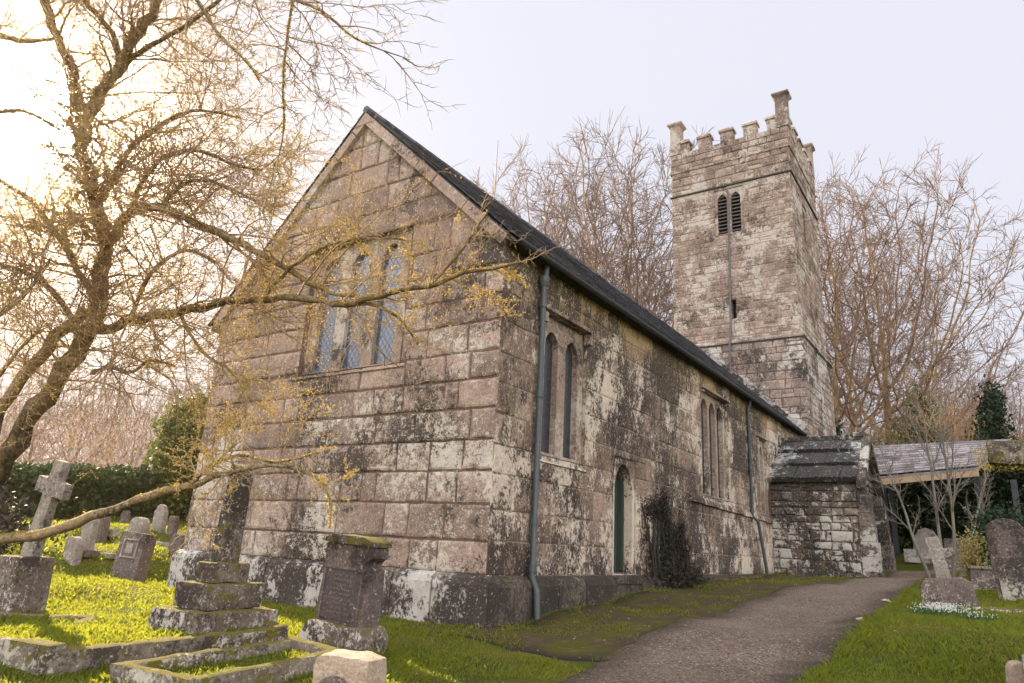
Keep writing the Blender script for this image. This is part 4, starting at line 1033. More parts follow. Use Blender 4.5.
# dark hedge across the end of the path with its sunlit end
dA, dB = flat(hor(868, 540, 33.5)), flat(hor(1090, 540, 30))
bush('tall_hedge', hedge_blobs(dA, dB, .9, 3.3, .9, rr), 30000, .085, M['ivy'], 'tall dark evergreen hedge across the end of the path', 'hedge', 15, 12, .3, .2)
p = hor(974, 545, 23); g_ = gz(p.x, p.y)
bush('sunlit_shrub', [(p.x, p.y, g_+.75, .38, .4, .5), (p.x-.1, p.y, g_+.35, .3, .3, .4), (p.x+.35, p.y, g_+1.15, .35, .3, .16)], 2600, .035, M['ivy sunlit'], 'small shrub with sunlight put into its gold leaves, against the dark hedge by the timber post', 'shrub', 16, 4, .3, .3)
p = hor(1020, 545, 21)
bush('ivy_mound', [(p.x, p.y, gz(p.x, p.y)+.9, .95, .8, .95), (p.x-.4, p.y+.1, gz(p.x, p.y)+1.3, .6, .6, .45), (p.x+1.3, p.y, gz(p.x, p.y)+1.0, 1.1, .8, 1.1), (p.x+.5, p.y-.1, gz(p.x, p.y)+.5, 1.2, .6, .55)], 8000, .04, M['ivy'], 'rounded mound of dark ivy behind the round topped headstone', 'shrub', 17, 6, .35, .25)
# shelter with slate roof
sh = empty('open_shelter', hor(930, 560, 29)); tag(sh, 'long low open shelter with pale slate roof and timber fascia before the tall hedge', 'shelter')
q0, q1 = hor(872, 476, 28), hor(978, 466, 26.2); t0, t1 = hor(874, 446, 31.0), hor(1012, 439, 29.2)
mb = MB(); slates(mb, q0, q1, t0, t1, .26, .34, .018, 77); 
V = [q0, q1, t1, t0]; lo = Vector((0, 0, -.05)); mb.faces([v+lo for v in V]+[v+lo*2.4 for v in V], [(0, 1, 2, 3), (7, 6, 5, 4), (0, 4, 5, 1), (1, 5, 6, 2), (2, 6, 7, 3), (3, 7, 4, 0)], .4)
adopt(mb.build('roof', M['slate pale']), sh)
mb = MB(); u_ = Vector((0, 0, -.13)); nn = Vector((0, -.05, 0)); V = [q0+u_, q1+u_, q1+u_*2.4, q0+u_*2.6]
mb.faces([v+nn for v in V]+[v-nn for v in V], [(0, 1, 2, 3), (7, 6, 5, 4), (0, 4, 5, 1), (1, 5, 6, 2), (2, 6, 7, 3), (3, 7, 4, 0)]); adopt(mb.build('fascia', M['timber']), sh)
for a in (q0.lerp(q1, .03)+Vector((0, 1.9, 0)), q1.lerp(q0, .03)+Vector((0, 1.9, 0)), q1+Vector((.9, 3.2, 0)), q0+Vector((.2, 3.2, 0))):
    mb = MB(); mb.box(a.x-.09, a.x+.09, a.y-.09, a.y+.09, gz(a.x, a.y)-.2, a.z-.1); adopt(mb.build('post', M['gutter']), sh)
# dead climber on the side wall
o = empty('bare_climber', (XR+.15, 14.4, gz(XR, 14.4))); tag(o, 'black bushy climber clinging to the side wall between the priest door and the far window', 'climber')
mb = MB(); rnd = random.Random(66)
for k in range(900):
    y = rnd.gauss(14.4, .75); z0 = max(-.75, rnd.uniform(-.75, .2) if rnd.random() < .6 else rnd.uniform(.2, .9)); 
    lim = 1.35-abs(y-13.9)*.75
    if y > 14.6: lim = 1.0-(y-14.6)*1.0
    if z0 > lim: continue
    x = XR+.03+abs(rnd.gauss(0, .06))*(1.2 if z0 < -.4 else .4)
    if y < 12.9+max(0, -.2-z0)*.4 or noise.noise((y*2.2, z0*2.2, 3)) < -.22: continue
    a = Vector((x, y, z0)); d = Vector((rnd.uniform(-.05, .12), rnd.gauss(0, .35), rnd.uniform(-.2, .8))).normalized()*rnd.uniform(.10, .32); b = a+d; c = b+Vector((rnd.uniform(-.03, .06), rnd.gauss(0, .12), rnd.uniform(-.2, .1)))
    for q in (b, c): q.x = max(q.x, XR+.03)
    mb.tube([Vector(v)-o.location for v in (a, b, c)], [.012, .008, .004], 3, rnd.random())
for k in range(9):
    y = 14.1+rnd.gauss(0, .25); mb.tube([Vector(v)-o.location for v in ((XR+.12, y, -.9), (XR+.08, y+rnd.gauss(0, .2), 0), (XR+.05, y-.3+rnd.gauss(0, .35), .9))], [.035, .025, .012], 5, .5)
mb.build('stem', M['climber'], o)
rs = np.random.RandomState(5)
bl = [(XR+.06, 13.4, .82, .07, .50, .26), (XR+.06, 14.0, .95, .06, .35, .35), (XR+.08, 14.1, .1, .08, .22, .7), (XR+.10, 14.0, -.4, .14, .55, .35), (XR+.22, 14.9, -.52, .22, 1.0, .20), (XR+.08, 14.9, .25, .06, .18, .7), (XR+.12, 15.6, -.45, .12, .5, .22)]
V = fill_leaves(11000, blob_sampler(bl, .0, .5), .022, rs); V[:, 0] = np.maximum(V[:, 0], XR+.03); quads_np('foliage', V-np.array(o.location), M['climber'], o)
# thin bare saplings in front of the shelter
SAP = dict(seg=[7, 5, 4, 3], wob=[.05, .1, .14, .18], trop=[.05, .08, .05, .03], kids=[8, 7, 6], start=[.30, .2, .15], ang=[(18, 42), (25, 50), (25, 60)], rk=[.5, .5, .5], lk=[.38, .5, .5], rmin=.006, end=.35)
q_ = hor(942, 556, 24); o = empty('bare_sapling', (q_.x, q_.y, gz(q_.x, q_.y))); base = o.location.copy(); tag(o, 'slender many stemmed bare sapling in front of the shelter', 'tree')
out = []; rnd = random.Random(21)
for (dx, lx, h) in ((0, -.03, 4.4), (.22, .1, 4.2), (-.35, -.28, 3.2), (.35, .42, 3.0)):
    grow(out, Vector((dx, 0, -.05)), Vector((lx, 0, 1)), h, .055, 0, SAP, rnd)
a, b = tree_meshes(out, 0, (7, 4, 3, 3)); a.build('trunk', M['post'], o, True); b.build('crown', M['post'], o)

# ---- the big mossy tree in the left foreground
TW = dict(seg=[6, 5, 4], wob=[.16, .2, .22], trop=[.0, .0, .0], kids=[7, 6], start=[.12, .12], ang=[(25, 65), (25, 70)], rk=[.5, .6], lk=[.5, .5], rmin=.0022, end=.3, taper=.6)
LIMBS = [  # (px, py, depth, radius)
 [(-75, 690, 6.3, .16), (-55, 600, 6.2, .13), (-40, 530, 6.1, .105), (8, 455, 6.0, .085), (48, 398, 6.0, .075), (80, 345, 6.0, .068), (96, 300, 6.0, .062), (104, 250, 6.0, .056), (98, 205, 5.95, .058), (86, 160, 5.9, .05), (84, 122, 5.9, .045)],
 [(-70, 610, 5.9, .10), (-42, 500, 5.9, .075), (0, 412, 5.95, .055), (44, 352, 6.0, .048), (86, 310, 6.0, .045)],
 [(84, 122, 5.9, .055), (76, 85, 5.8, .042), (62, 48, 5.8, .036), (45, 2, 5.7, .032), (34, -40, 5.6, .026)],
 [(84, 122, 5.9, .06), (100, 92, 5.8, .052), (122, 66, 5.7, .046), (133, 38, 5.6, .042), (158, 4, 5.5, .036), (180, -40, 5.4, .028)],
 [(120, 68, 5.7, .03), (112, 32, 5.6, .022), (80, -4, 5.5, .018), (60, -40, 5.5, .014)],
 [(125, 62, 5.7, .022), (160, 40, 5.5, .018), (205, 12, 5.3, .014), (240, -20, 5.1, .011)],
 [(104, 250, 6.0, .05), (128, 215, 5.8, .042), (160, 208, 5.6, .036), (195, 224, 5.4, .033), (228, 238, 5.3, .03), (262, 255, 5.2, .026), (300, 276, 5.1, .022), (330, 292, 5.0, .015), (355, 296, 4.95, .010)],
 [(94, 330, 6.0, .05), (130, 320, 5.8, .042), (180, 313, 5.6, .036), (225, 303, 5.4, .031), (262, 299, 5.2, .027), (300, 297, 5.0, .024), (342, 305, 4.9, .021), (366, 299, 4.8, .02), (398, 290, 4.7, .018), (430, 286, 4.6, .016), (465, 272, 4.5, .013), (496, 268, 4.45, .010), (522, 262, 4.4, .006)],
 [(430, 286, 4.6, .012), (452, 262, 4.55, .011), (470, 238, 4.5, .009), (488, 212, 4.4, .006)],
 [(345, 303, 4.9, .014), (378, 306, 4.8, .012), (400, 320, 4.75, .010), (418, 344, 4.7, .006)],
 [(262, 299, 5.2, .014), (290, 268, 5.1, .012), (330, 245, 5.0, .011), (372, 238, 4.9, .010), (405, 240, 4.8, .006)],
 [(92, 372, 6.0, .022), (110, 368, 5.9, .018), (132, 372, 5.8, .014), (150, 360, 5.6, .010), (175, 366, 5.4, .006)],
 [(98, 205, 5.95, .03), (130, 150, 5.8, .022), (170, 120, 5.6, .018), (200, 110, 5.5, .012), (240, 118, 5.4, .007)],
 [(96, 300, 6.0, .032), (60, 240, 5.9, .026), (30, 200, 5.8, .02), (-10, 175, 5.7, .014)],
 [(86, 340, 6.0, .03), (50, 290, 5.8, .024), (20, 270, 5.6, .018), (-20, 262, 5.5, .012)],
 [(128, 215, 5.8, .024), (150, 170, 5.7, .02), (190, 150, 5.6, .016), (235, 165, 5.4, .012), (262, 170, 5.3, .007)],
 [(130, 320, 5.8, .022), (150, 275, 5.7, .018), (185, 250, 5.6, .014), (215, 262, 5.5, .008)],
 [(180, 313, 5.6, .018), (200, 350, 5.5, .014), (232, 372, 5.4, .010), (246, 400, 5.3, .006)],
 [(-30, 560, 4.9, .05), (0, 541, 4.8, .042), (42, 533, 4.7, .036), (90, 517, 4.6, .033), (140, 500, 4.5, .028), (172, 490, 4.45, .025), (200, 482, 4.4, .022), (232, 472, 4.35, .016), (270, 465, 4.3, .013), (300, 470, 4.25, .011), (322, 482, 4.2, .010), (331, 505, 4.2, .008), (329, 528, 4.2, .005)],
 [(190, 484, 4.42, .016), (212, 466, 4.4, .012), (240, 455, 4.35, .009), (275, 462, 4.3, .006), (320, 452, 4.2, .004)],
 [(302, -40, 3.6, .008), (290, 20, 3.6, .006), (283, 80, 3.6, .005), (284, 130, 3.6, .004), (272, 180, 3.6, .003), (262, 214, 3.6, .002)],
 [(232, -40, 3.8, .014), (270, -10, 3.8, .011), (320, 10, 3.7, .008), (355, 38, 3.7, .005), (410, 60, 3.6, .002)],
 [(180, -30, 4.2, .014), (215, 30, 4.3, .010), (245, 60, 4.3, .007), (262, 85, 4.3, .003)],
 [(-30, 30, 5.5, .03), (20, 40, 5.6, .02), (60, 38, 5.7, .012)], [(-30, 120, 5.2, .02), (20, 110, 5.3, .014), (60, 130, 5.4, .008)], [(-40, 420, 5.2, .02), (10, 360, 5.3, .014), (40, 330, 5.4, .008)], [(160, 208, 5.6, .02), (190, 180, 5.5, .015), (235, 190, 5.3, .010), (275, 215, 5.2, .006)],
 [(-25, 330, 5.6, .02), (20, 300, 5.6, .015), (50, 260, 5.6, .008)],
]
tb = dep(-75, 690, 6.3); base = Vector((tb.x, tb.y, gz(tb.x, tb.y)))
ft = empty('mossy_tree', base); tag(ft, 'bare gnarled tree golden with moss in the left foreground, branches reaching across the gable', 'tree')
lm, tw_, ms = MB(), MB(), []; rnd = random.Random(101); tips = []
for li, L in enumerate(LIMBS):
    P = [dep(x, y, d) for x, y, d, r in L]; Rr = [r for *_, r in L]
    # Catmull-Rom refinement with a slight gnarl
    pts, rs_ = [], []
    for i in range(len(P)-1):
        p0, p1, p2, p3 = P[max(i-1, 0)], P[i], P[i+1], P[min(i+2, len(P)-1)]
        for k in range(4):
            t = k/4; q = .5*((2*p1)+(-p0+p2)*t+(2*p0-5*p1+4*p2-p3)*t*t+(-p0+3*p1-3*p2+p3)*t**3)
            r = Rr[i]+(Rr[i+1]-Rr[i])*t; q = q+Vector([rnd.gauss(0, 1) for _ in range(3)])*r*.28
            pts.append(q-base); rs_.append(r*rnd.uniform(.88, 1.14))
    pts.append(P[-1]-base); rs_.append(Rr[-1]); lm.tube(pts, rs_, 10 if Rr[0] > .05 else 6, rnd.random())
    Ls = sum((a-b).length for a, b in zip(pts, pts[1:]))
    hi = L[len(L)//2][1] < 130
    dens = 12 if hi else {0: 14, 1: 6, 7: 8, 6: 13, 9: 16, 10: 9, 18: 6, 20: 9, 21: 22, 22: 9}.get(li, 24)
    for k in range(int(Ls*dens)):
        f = rnd.uniform(.05 if li else .42, 1)*(len(pts)-1); i = min(int(f), len(pts)-2); q = pts[i].lerp(pts[i+1], f-i); d = (pts[i+1]-pts[i]).normalized()
        r0 = rs_[i]
        if li == 1 and f < len(pts)*.5: continue
        if li == 18 and f < len(pts)*.55: continue
        out = []; LL = rnd.uniform(.25, 1.0)*(.55 if r0 < .012 else 1.)*(.5 if li in (18, 19) else 1)
        if li in (7,) and f > len(pts)*.55: LL *= .5
        if li in (8, 9, 10): LL *= .5
        dd = rot_about(d, rad(rnd.uniform(30, 95)), rnd.uniform(0, 6.28))
        dd.z = dd.z*.8+.12; 
        grow(out, q, dd, LL, min(max(.0045, r0*.35), .011), 0, TW if LL > .35 else dict(TW, kids=[4, 3]), rnd)
        for lv, a, b in out:
            tw_.tube(a, b, 4 if lv == 0 else 3, rnd.random()); tips.append((lv, a, b, li))
    for k in range(int(Ls*260)):
        f = rnd.random()*(len(pts)-1); i = min(int(f), len(pts)-2); q = pts[i].lerp(pts[i+1], f-i)
        if noise.noise(q*2.2+Vector((li, 0, 0))) < -.12: continue
        v = Vector([rnd.gauss(0, 1) for _ in range(3)]).normalized(); v.z = abs(v.z)*.8+v.z*.2
        if li in (0, 1): v.x = -abs(v.x)*.4+v.x*.6
        ms.append((q+v*rs_[i]*rnd.uniform(.85, 1.15), rnd.uniform(.004, .010)))
for lv, a, b, li in tips:
    if li in (20, 21, 22): 
        if rnd.random() < .9: continue
    for q in a:
        nz = noise.noise(q*1.6)
        if nz > (-.06 if li not in (7, 8, 9, 10) else .02):
            for _ in range(2 if lv == 0 else 1):
                ms.append((q+Vector([rnd.gauss(0, .004) for _ in range(3)]), rnd.uniform(.0025, .0058)))
lm.build('trunk', M['bark mossy'], ft, True); tw_.build('crown', M['twig'], ft)
C_ = np.array([tuple(p) for p, s in ms]); Sz = np.array([s for p, s in ms])[:, None]; rs = np.random.RandomState(4)
Vs = []
for rep in range(3):
    n = len(C_); a = rs.normal(size=(n, 3)); a /= np.linalg.norm(a, axis=1)[:, None]; b = rs.normal(size=(n, 3)); b /= np.linalg.norm(b, axis=1)[:, None]
    c = C_+rs.normal(size=(n, 3))*Sz*.5
    Vs.append(np.stack([c-a*Sz, c-b*Sz*.7, c+a*Sz, c+b*Sz*.7], 1).reshape(-1, 3))
quads_np('moss', np.concatenate(Vs), M['moss tuft'], ft)
import sys

# ------------------------------------------------------------------ grass
def inside_church(x, y): return ((x > XL-.12) & (x < XR+.14) & (y > YG-.12)) | ((x > XR) & (x < PX1+.4) & (y > PY0) & (y < PY1))
def path_right(y):
    P = PRx; yy = [p.y for p in P]; return np.interp(y, yy, [p.x for p in P])
def dist_to_path(x, y):
    return x-path_right(y)
VRy = sorted([(p.y, p.x) for p in [Vector((-6.5, 7.2, 0)), Vector((-4.7, 6.9, 0))]+VR[2:]])
EXCL = []     # rectangles (centre, half sizes, angle) kept clear of grass
def grass_field(seed, n, r0, r1, az0, az1):
    rs = np.random.RandomState(seed)
    r = np.exp(rs.uniform(math.log(r0), math.log(r1), n)); az = np.radians(rs.uniform(az0, az1, n))
    x, y = r*np.sin(az), r*np.cos(az)
    jit = rs.normal(size=n)*.09
    pl = np.interp(y, [p.y for p in PLx], [p.x for p in PLx])
    bad = inside_church(x, y)
    right = x > path_right(y)+jit+.02
    # left lawn: beyond the bare strip
    vx = np.where(y < 7.2, pl-1.0+np.clip((y-4.5)*-.1, -.4, .4)+jit*3, -99)
    left = (x < vx) | ((x < -6.0+jit*4) & (y < 7.86)) | (x < XL-.1)
    vn = np.sin(x*2.3+y*1.1)*np.sin(y*1.9-x*1.5)+.6*np.sin(x*5.1+1)*np.sin(y*6.3); verge = (x < pl-.15+jit*2) & (y > 5) & (y < 22.4) & (x > XR+.2) & (vn > .15) & (rs.rand(n) < .5)
    ok = (right | left | verge) & ~bad
    for (cx_, cy_, hx, hy, an) in EXCL:
        dx, dy = x-cx_, y-cy_; u = dx*math.cos(an)+dy*math.sin(an); v = -dx*math.sin(an)+dy*math.cos(an)
        ok &= ~((abs(u) < hx) & (abs(v) < hy))
    # thin patches
    pn = np.sin(x*1.3+y*.8)*np.sin(y*1.7-x*.5)+.5*np.sin(x*3.7)*np.sin(y*4.3); ok &= (rs.rand(n) < np.clip(.85+.3*pn, .35, 1))
    return x[ok], y[ok], r[ok], rs
def blades(x, y, z, r, rs, hk=1.):
    n = len(x); h = rs.uniform(.018, .048, n)*hk*(1+.02*r)*(1+.5*np.sin(x*2.1)*np.sin(y*2.7)); w = .0019*np.maximum(r, 2.)*.5
    an = rs.uniform(0, 6.28, n); ca, sa = np.cos(an), np.sin(an); lx, ly = rs.normal(size=n)*.5, rs.normal(size=n)*.5
    V = np.zeros((n, 4, 3)); 
    V[:, 0] = np.stack([x-ca*w, y-sa*w, z-.01], 1); V[:, 1] = np.stack([x+ca*w, y+sa*w, z-.01], 1)
    V[:, 2] = np.stack([x+ca*w*.5+lx*h*.5, y+sa*w*.5+ly*h*.5, z+h*.65], 1); V[:, 3] = np.stack([x+lx*h*1.1, y+ly*h*1.1, z+h], 1)
    return V.reshape(-1, 3)

# ------------------------------------------------------------------ stones of the graveyard
def rough(bm, amp, sc, seed):
    off = Vector((seed*3.1, seed*1.7, seed*.9))
    bm.normal_update()
    for v in bm.verts: v.co += v.normal*amp*(noise.noise(v.co*sc+off)+.5*noise.noise(v.co*sc*2.7+off))
def slab(profile, th, bev=.02, amp=.008, sc=5, seed=1, sub=.09, batter=0):
    """outline (x,z) extruded to thickness th along y, edges rounded, faces roughened"""
    bm = bmesh.new(); vs = [bm.verts.new((x, -th/2, z)) for x, z in profile]; f = bm.faces.new(vs)
    r = bmesh.ops.extrude_face_region(bm, geom=[f]); bmesh.ops.translate(bm, verts=[v for v in r['geom'] if isinstance(v, bmesh.types.BMVert)], vec=(0, th, 0))
    bmesh.ops.recalc_face_normals(bm, faces=bm.faces)
    es = [e for e in bm.edges if len(e.link_faces) == 2 and e.calc_face_angle(0) > .5]
    if bev > 0: bmesh.ops.bevel(bm, geom=es, offset=bev, segments=2, affect='EDGES', profile=.6)
    bmesh.ops.triangulate(bm, faces=[f for f in bm.faces if len(f.verts) > 4])
    for _ in range(5):
        es = [e for e in bm.edges if e.calc_length() > sub*1.6]
        if not es: break
        bmesh.ops.subdivide_edges(bm, edges=es, cuts=1, use_grid_fill=True)
        bmesh.ops.triangulate(bm, faces=[f for f in bm.faces if len(f.verts) > 4])
    if batter:
        for v in bm.verts: v.co.y *= 1-batter*v.co.z
    rough(bm, amp, sc, seed); return bm
def bmobj(name, bm, m, parent=None, T=None, smooth=True):
    if T is not None: bmesh.ops.transform(bm, matrix=T, verts=bm.verts)
    me = bpy.data.meshes.new(name); bm.to_mesh(me); bm.free(); me.materials.append(m)
    at = me.attributes.new('blk', 'FLOAT', 'FACE'); at.data.foreach_set('value', np.full(len(me.polygons), .5, dtype=np.float32))
    if smooth:
        me.polygons.foreach_set('use_smooth', [True]*len(me.polygons)); 
        if hasattr(me, 'set_sharp_from_angle'): me.set_sharp_from_angle(angle=rad(38))
    return link(bpy.data.objects.new(name, me), parent)
def rect(w, z0, z1): return [(-w/2, z0), (w/2, z0), (w/2, z1), (-w/2, z1)]
def round_top(w, h, rise, n=10, z0=-.12):
    P = [(-w/2, z0), (w/2, z0)]
    for i in range(n+1):
        an = math.pi*i/n; P.append((w/2*math.cos(an), h-rise+rise*math.sin(an)))
    return P
def cross_prof(h, arm, w, az, z0=-.1, ta=None):
    ta = ta or w; b = w*.62
    return [(-b, z0), (b, z0), (w/2, az-ta/2), (arm/2, az-ta/2), (arm/2, az+ta/2), (w/2, az+ta/2), (w/2, h), (-w/2, h), (-w/2, az+ta/2), (-arm/2, az+ta/2), (-arm/2, az-ta/2), (-w/2, az-ta/2)]
def lines(parent, name, w, z0, z1, n, yf, seed, m, hh=.016, T=None, gap=.35):
    """worn rows of cut letters, too weathered to read: short strokes in word groups"""
    mb = MB(); rnd = random.Random(seed)
    for i in range(n):
        z = z1-(z1-z0)*(i+.5)/n; u = -w/2*rnd.uniform(.55, .95); end = -u
        while u < end:
            for _ in range(rnd.randint(3, 9)):
                if u > end: break
                k = rnd.random(); 
                if k < .75: mb.box(u, u+hh*.22, yf-.003, yf+.001, z, z+hh)
                if k > .45: mb.box(u, u+hh*.6, yf-.003, yf+.001, z+hh*rnd.choice((0, .42, .8)), z+hh*rnd.choice((0, .42, .8))+hh*.18) if False else mb.box(u+hh*.22, u+hh*.6, yf-.003, yf+.001, z+hh*.82, z+hh)
                u += hh*.85
            u += hh*1.1
    o = mb.build(name, m, parent)
    if T is not None: o.data.transform(T)
    return o
def place(name, px, py, label, cat, rz=0, tilt=(0, 0), group=None):
    p = G(px, py); o = empty(name, p, (tilt[0], tilt[1], rz)); tag(o, label, cat, group); o['_s'] = 0
    del o['_s']
    return o, camdepth(p)/F
RAISE = []
def turf(o, pts, dz):
    c = sum(pts, Vector())/4; P = [p.lerp(c, .03) for p in pts]; RAISE.append(([(p.x, p.y) for p in P], dz)); mb = MB(); n = 12
    q = [[P[0].lerp(P[1], i/n).lerp(P[3].lerp(P[2], i/n), j/n) for j in range(n+1)] for i in range(n+1)]
    f = lambda p: (p.x-o.location.x, p.y-o.location.y, gz(p.x, p.y)+dz+.02*noise.noise(p*3)-o.location.z)
    for i in range(n):
        for j in range(n): mb.face([f(q[i][j]), f(q[i+1][j]), f(q[i+1][j+1]), f(q[i][j+1])])
    mb.build('turf', M['ground'], o, True); return o
# leaning cross on pedestal, far left
o, k = place('leaning_cross', 13, 616, 'leaning pale granite cross on a tall mossy pedestal, at the left edge', 'cross', rad(8))
w = 40*k
EXCL.append((o.location.x, o.location.y, w*.6, w*.55, 0))
bm = slab([(-w*.56, -.1), (w*.56, -.1), (w*.50, .70), (-w*.50, .70)], w*.9, .02, .012, 5, 2); bmobj('pedestal', bm, M['tomb mossy'], o)
bm = slab(cross_prof(100*k, 50*k, 17*k, 72*k, -.03, 16*k), .11, .012, .006, 7, 3); bmobj('cross', bm, M['pale cross'], o, Matrix.Translation((0.12*w, 0, .68)) @ Matrix.Rotation(rad(11), 4, 'Y'))
bm = slab(rect(w*1.55, -.1, .06), w*1.3, .015, .01, 5, 4); bmobj('base_slab', bm, M['kerb'], o, Matrix.Translation((-.05, -.05, 0)))
# kerbed graves
def kerb_grave(name, pts, label, hgt, wid, seed, skip=(), split=2):
    """pts: four ground corners"""
    c = sum(pts, Vector())/len(pts); o = empty(name, (c.x, c.y, gz(c.x, c.y))); tag(o, label, 'grave kerb'); k = 0
    for i in range(len(pts)):
        if i in skip: continue
        a, b = pts[i], pts[(i+1) % len(pts)]; L = (flat(b)-flat(a)).length; n = max(1, int(L/1.5))
        for j in range(n):
            p, q = a.lerp(b, j/n), a.lerp(b, (j+1)/n); l = (flat(q)-flat(p)).length-.008
            m_ = p.lerp(q, .5); zz = gz(m_.x, m_.y); bm = slab(rect(l+(wid if n == 1 else wid*.5), -.12, hgt), wid, .03, .022, 6, seed+k, .07)
            ang = math.atan2(q.y-p.y, q.x-p.x); sl = math.atan2(gz(q.x, q.y)-gz(p.x, p.y), l)
            bmobj('kerb_stone', bm, M['kerb'], o, Matrix.Translation(Vector((m_.x, m_.y, zz+.001*k))-o.location) @ Matrix.Rotation(ang, 4, 'Z') @ Matrix.Rotation(-sl, 4, 'Y')); k += 1
            EXCL.append((m_.x, m_.y, l/2+.02, wid/2+.01, ang))
    return o
K1 = [G(-75, 655), G(46, 674), G(276, 645), G(214, 618)]
turf(kerb_grave('grave_kerb', K1, 'large mossy kerb set round a grassy grave, left foreground, below the stepped monument', .20, .17, 10, (3,)), K1, .16)
K2 = [G(200, 700), G(118, 682), G(292, 654), G(340, 668)]
turf(kerb_grave('grave_kerb', K2, 'smaller mossy kerb set beside the rough foreground headstone', .15, .13, 30), K2, .05)
K3 = [G(-60, 634), G(64, 634), G(92, 622), G(-30, 618)]
kerb_grave('grave_kerb', K3, 'low sunken kerb in front of the leaning cross pedestal', .06, .12, 50)
# stepped monument with leaning shaft
o, k = place('stepped_monument', 192, 655, 'three stepped granite monument with a dark leaning broken shaft, in front of the gable', 'monument', rad(1))
o.location.z += .10; o.scale = (.88, .88, .92)
EXCL.append((o.location.x-.47, o.location.y+.56, .5, .58, 0))
for i, (w, d, z0, z1, nm, mt) in enumerate(((.95, 1.12, -.15, .29, 'lower_step', 'tomb mossy'), (.64, .80, .29, .57, 'middle_step', 'tomb mossy'), (.38, .50, .57, .79, 'upper_step', 'tomb mossy'))):
    T0 = Matrix.Translation((-.475, .56, 0))
    bm = slab([(-w/2, z0), (w/2, z0), (w/2, z1), (-w/2, z1)], d, .03, .022, 5, 60+i, .07); st = bmobj(nm, bm, M[mt], o, T0)
    lines(st, 'inscription', w*.86, z0+(.17 if i == 0 else .03), z1-.04, (2, 4, 2)[i], -d/2-.006, 70+i, M['letters dark'], .026, T0)
bm = slab([(-.14, 0), (.12, 0), (.085, 1.12), (-.085, 1.15)], .24, .02, .010, 5, 64); bmobj('shaft', bm, M['tomb mossy'], o, T0 @ Matrix.Translation((.0, 0, .78)) @ Matrix.Rotation(rad(4), 4, 'Y'))
# ornate headstone
o, k = place('ornate_headstone', 342, 650, 'tall thick headstone with dark inscribed panel and moulded cap in front of the gable', 'headstone', rad(6), (0, rad(3.5)))
H = 108*k; w = 66*k
EXCL.append((o.location.x, o.location.y, w*.65, .3, 0))
bm = slab([(-w*.62, -.1), (w*.62, -.1), (w*.60, H*.14), (w*.5, H*.24), (-w*.5, H*.24), (-w*.60, H*.14)], .42, .02, .014, 6, 81); bmobj('base', bm, M['tomb mossy'], o)
bm = slab([(-w*.47, H*.23), (w*.47, H*.23), (w*.44, H*.74), (w*.36, H*.77), (w*.37, H*.80), (w*.46, H*.84), (w*.47, H*.92), (w*.42, H*.95), (w*.36, H), (-w*.36, H), (-w*.42, H*.95), (-w*.47, H*.92), (-w*.46, H*.84), (-w*.37, H*.80), (-w*.36, H*.77), (-w*.44, H*.74)], .27, .008, .008, 7, 82, .07); bmobj('headstone', bm, M['tomb dark'], o)
bm = slab([(-w*.49, H*.94), (w*.49, H*.94), (w*.47, H*.985), (w*.30, H*1.02), (-w*.30, H*1.02), (-w*.47, H*.985)], .33, .012, .010, 7, 89, .07); bmobj('cap', bm, M['tomb mossy'], o)
bm = slab([(-w*.35, H*.27), (w*.35, H*.27), (w*.34, H*.71), (-w*.34, H*.71)], .02, .004, .002, 6, 83); pn = bmobj('panel', bm, M['tomb inset'], o, Matrix.Translation((0, -.145, 0)))
lines(pn, 'inscription', w*.58, H*.30, H*.67, 9, -.158, 84, M['letters'], .02)
bm = slab([(-w*.37, H*.25), (-w*.35, H*.25), (-w*.35, H*.71), (w*.35, H*.71), (w*.35, H*.25), (w*.38, H*.25), (w*.38, H*.735), (-w*.38, H*.735)], .03, .004, .001, 6, 88); bmobj('moulding', bm, M['tomb dark'], o, Matrix.Translation((0, -.15, 0)))
# rough foreground headstone
o, k = place('rough_headstone', 344, 728, 'rough pinkish granite headstone with arched sunk panel, cut off by the bottom edge', 'headstone', rad(12))
w = 66*k; H = 68*k
bm = slab([(-w/2, -.1), (w/2, -.1), (w*.49, H*.97), (w*.2, H), (-w*.18, H*1.0), (-w*.40, H*1.0), (-w*.47, H*.93)], .26, .02, .017, 9, 91, .05); hs_ = bmobj('headstone', bm, M['pinkstone'], o)
bm = slab(round_top(w*.68, H*.72, H*.26, 12, .02), .02, .004, .004, 9, 92, .05); pn = bmobj('sunk_panel', bm, M['tomb dark'], o, Matrix.Translation((-.02, -.135, 0)))
lines(pn, 'inscription', w*.46, H*.25, H*.55, 4, -.15, 93, M['letters'], .026)
EXCL.append((o.location.x, o.location.y, w*.6, .2, 0))
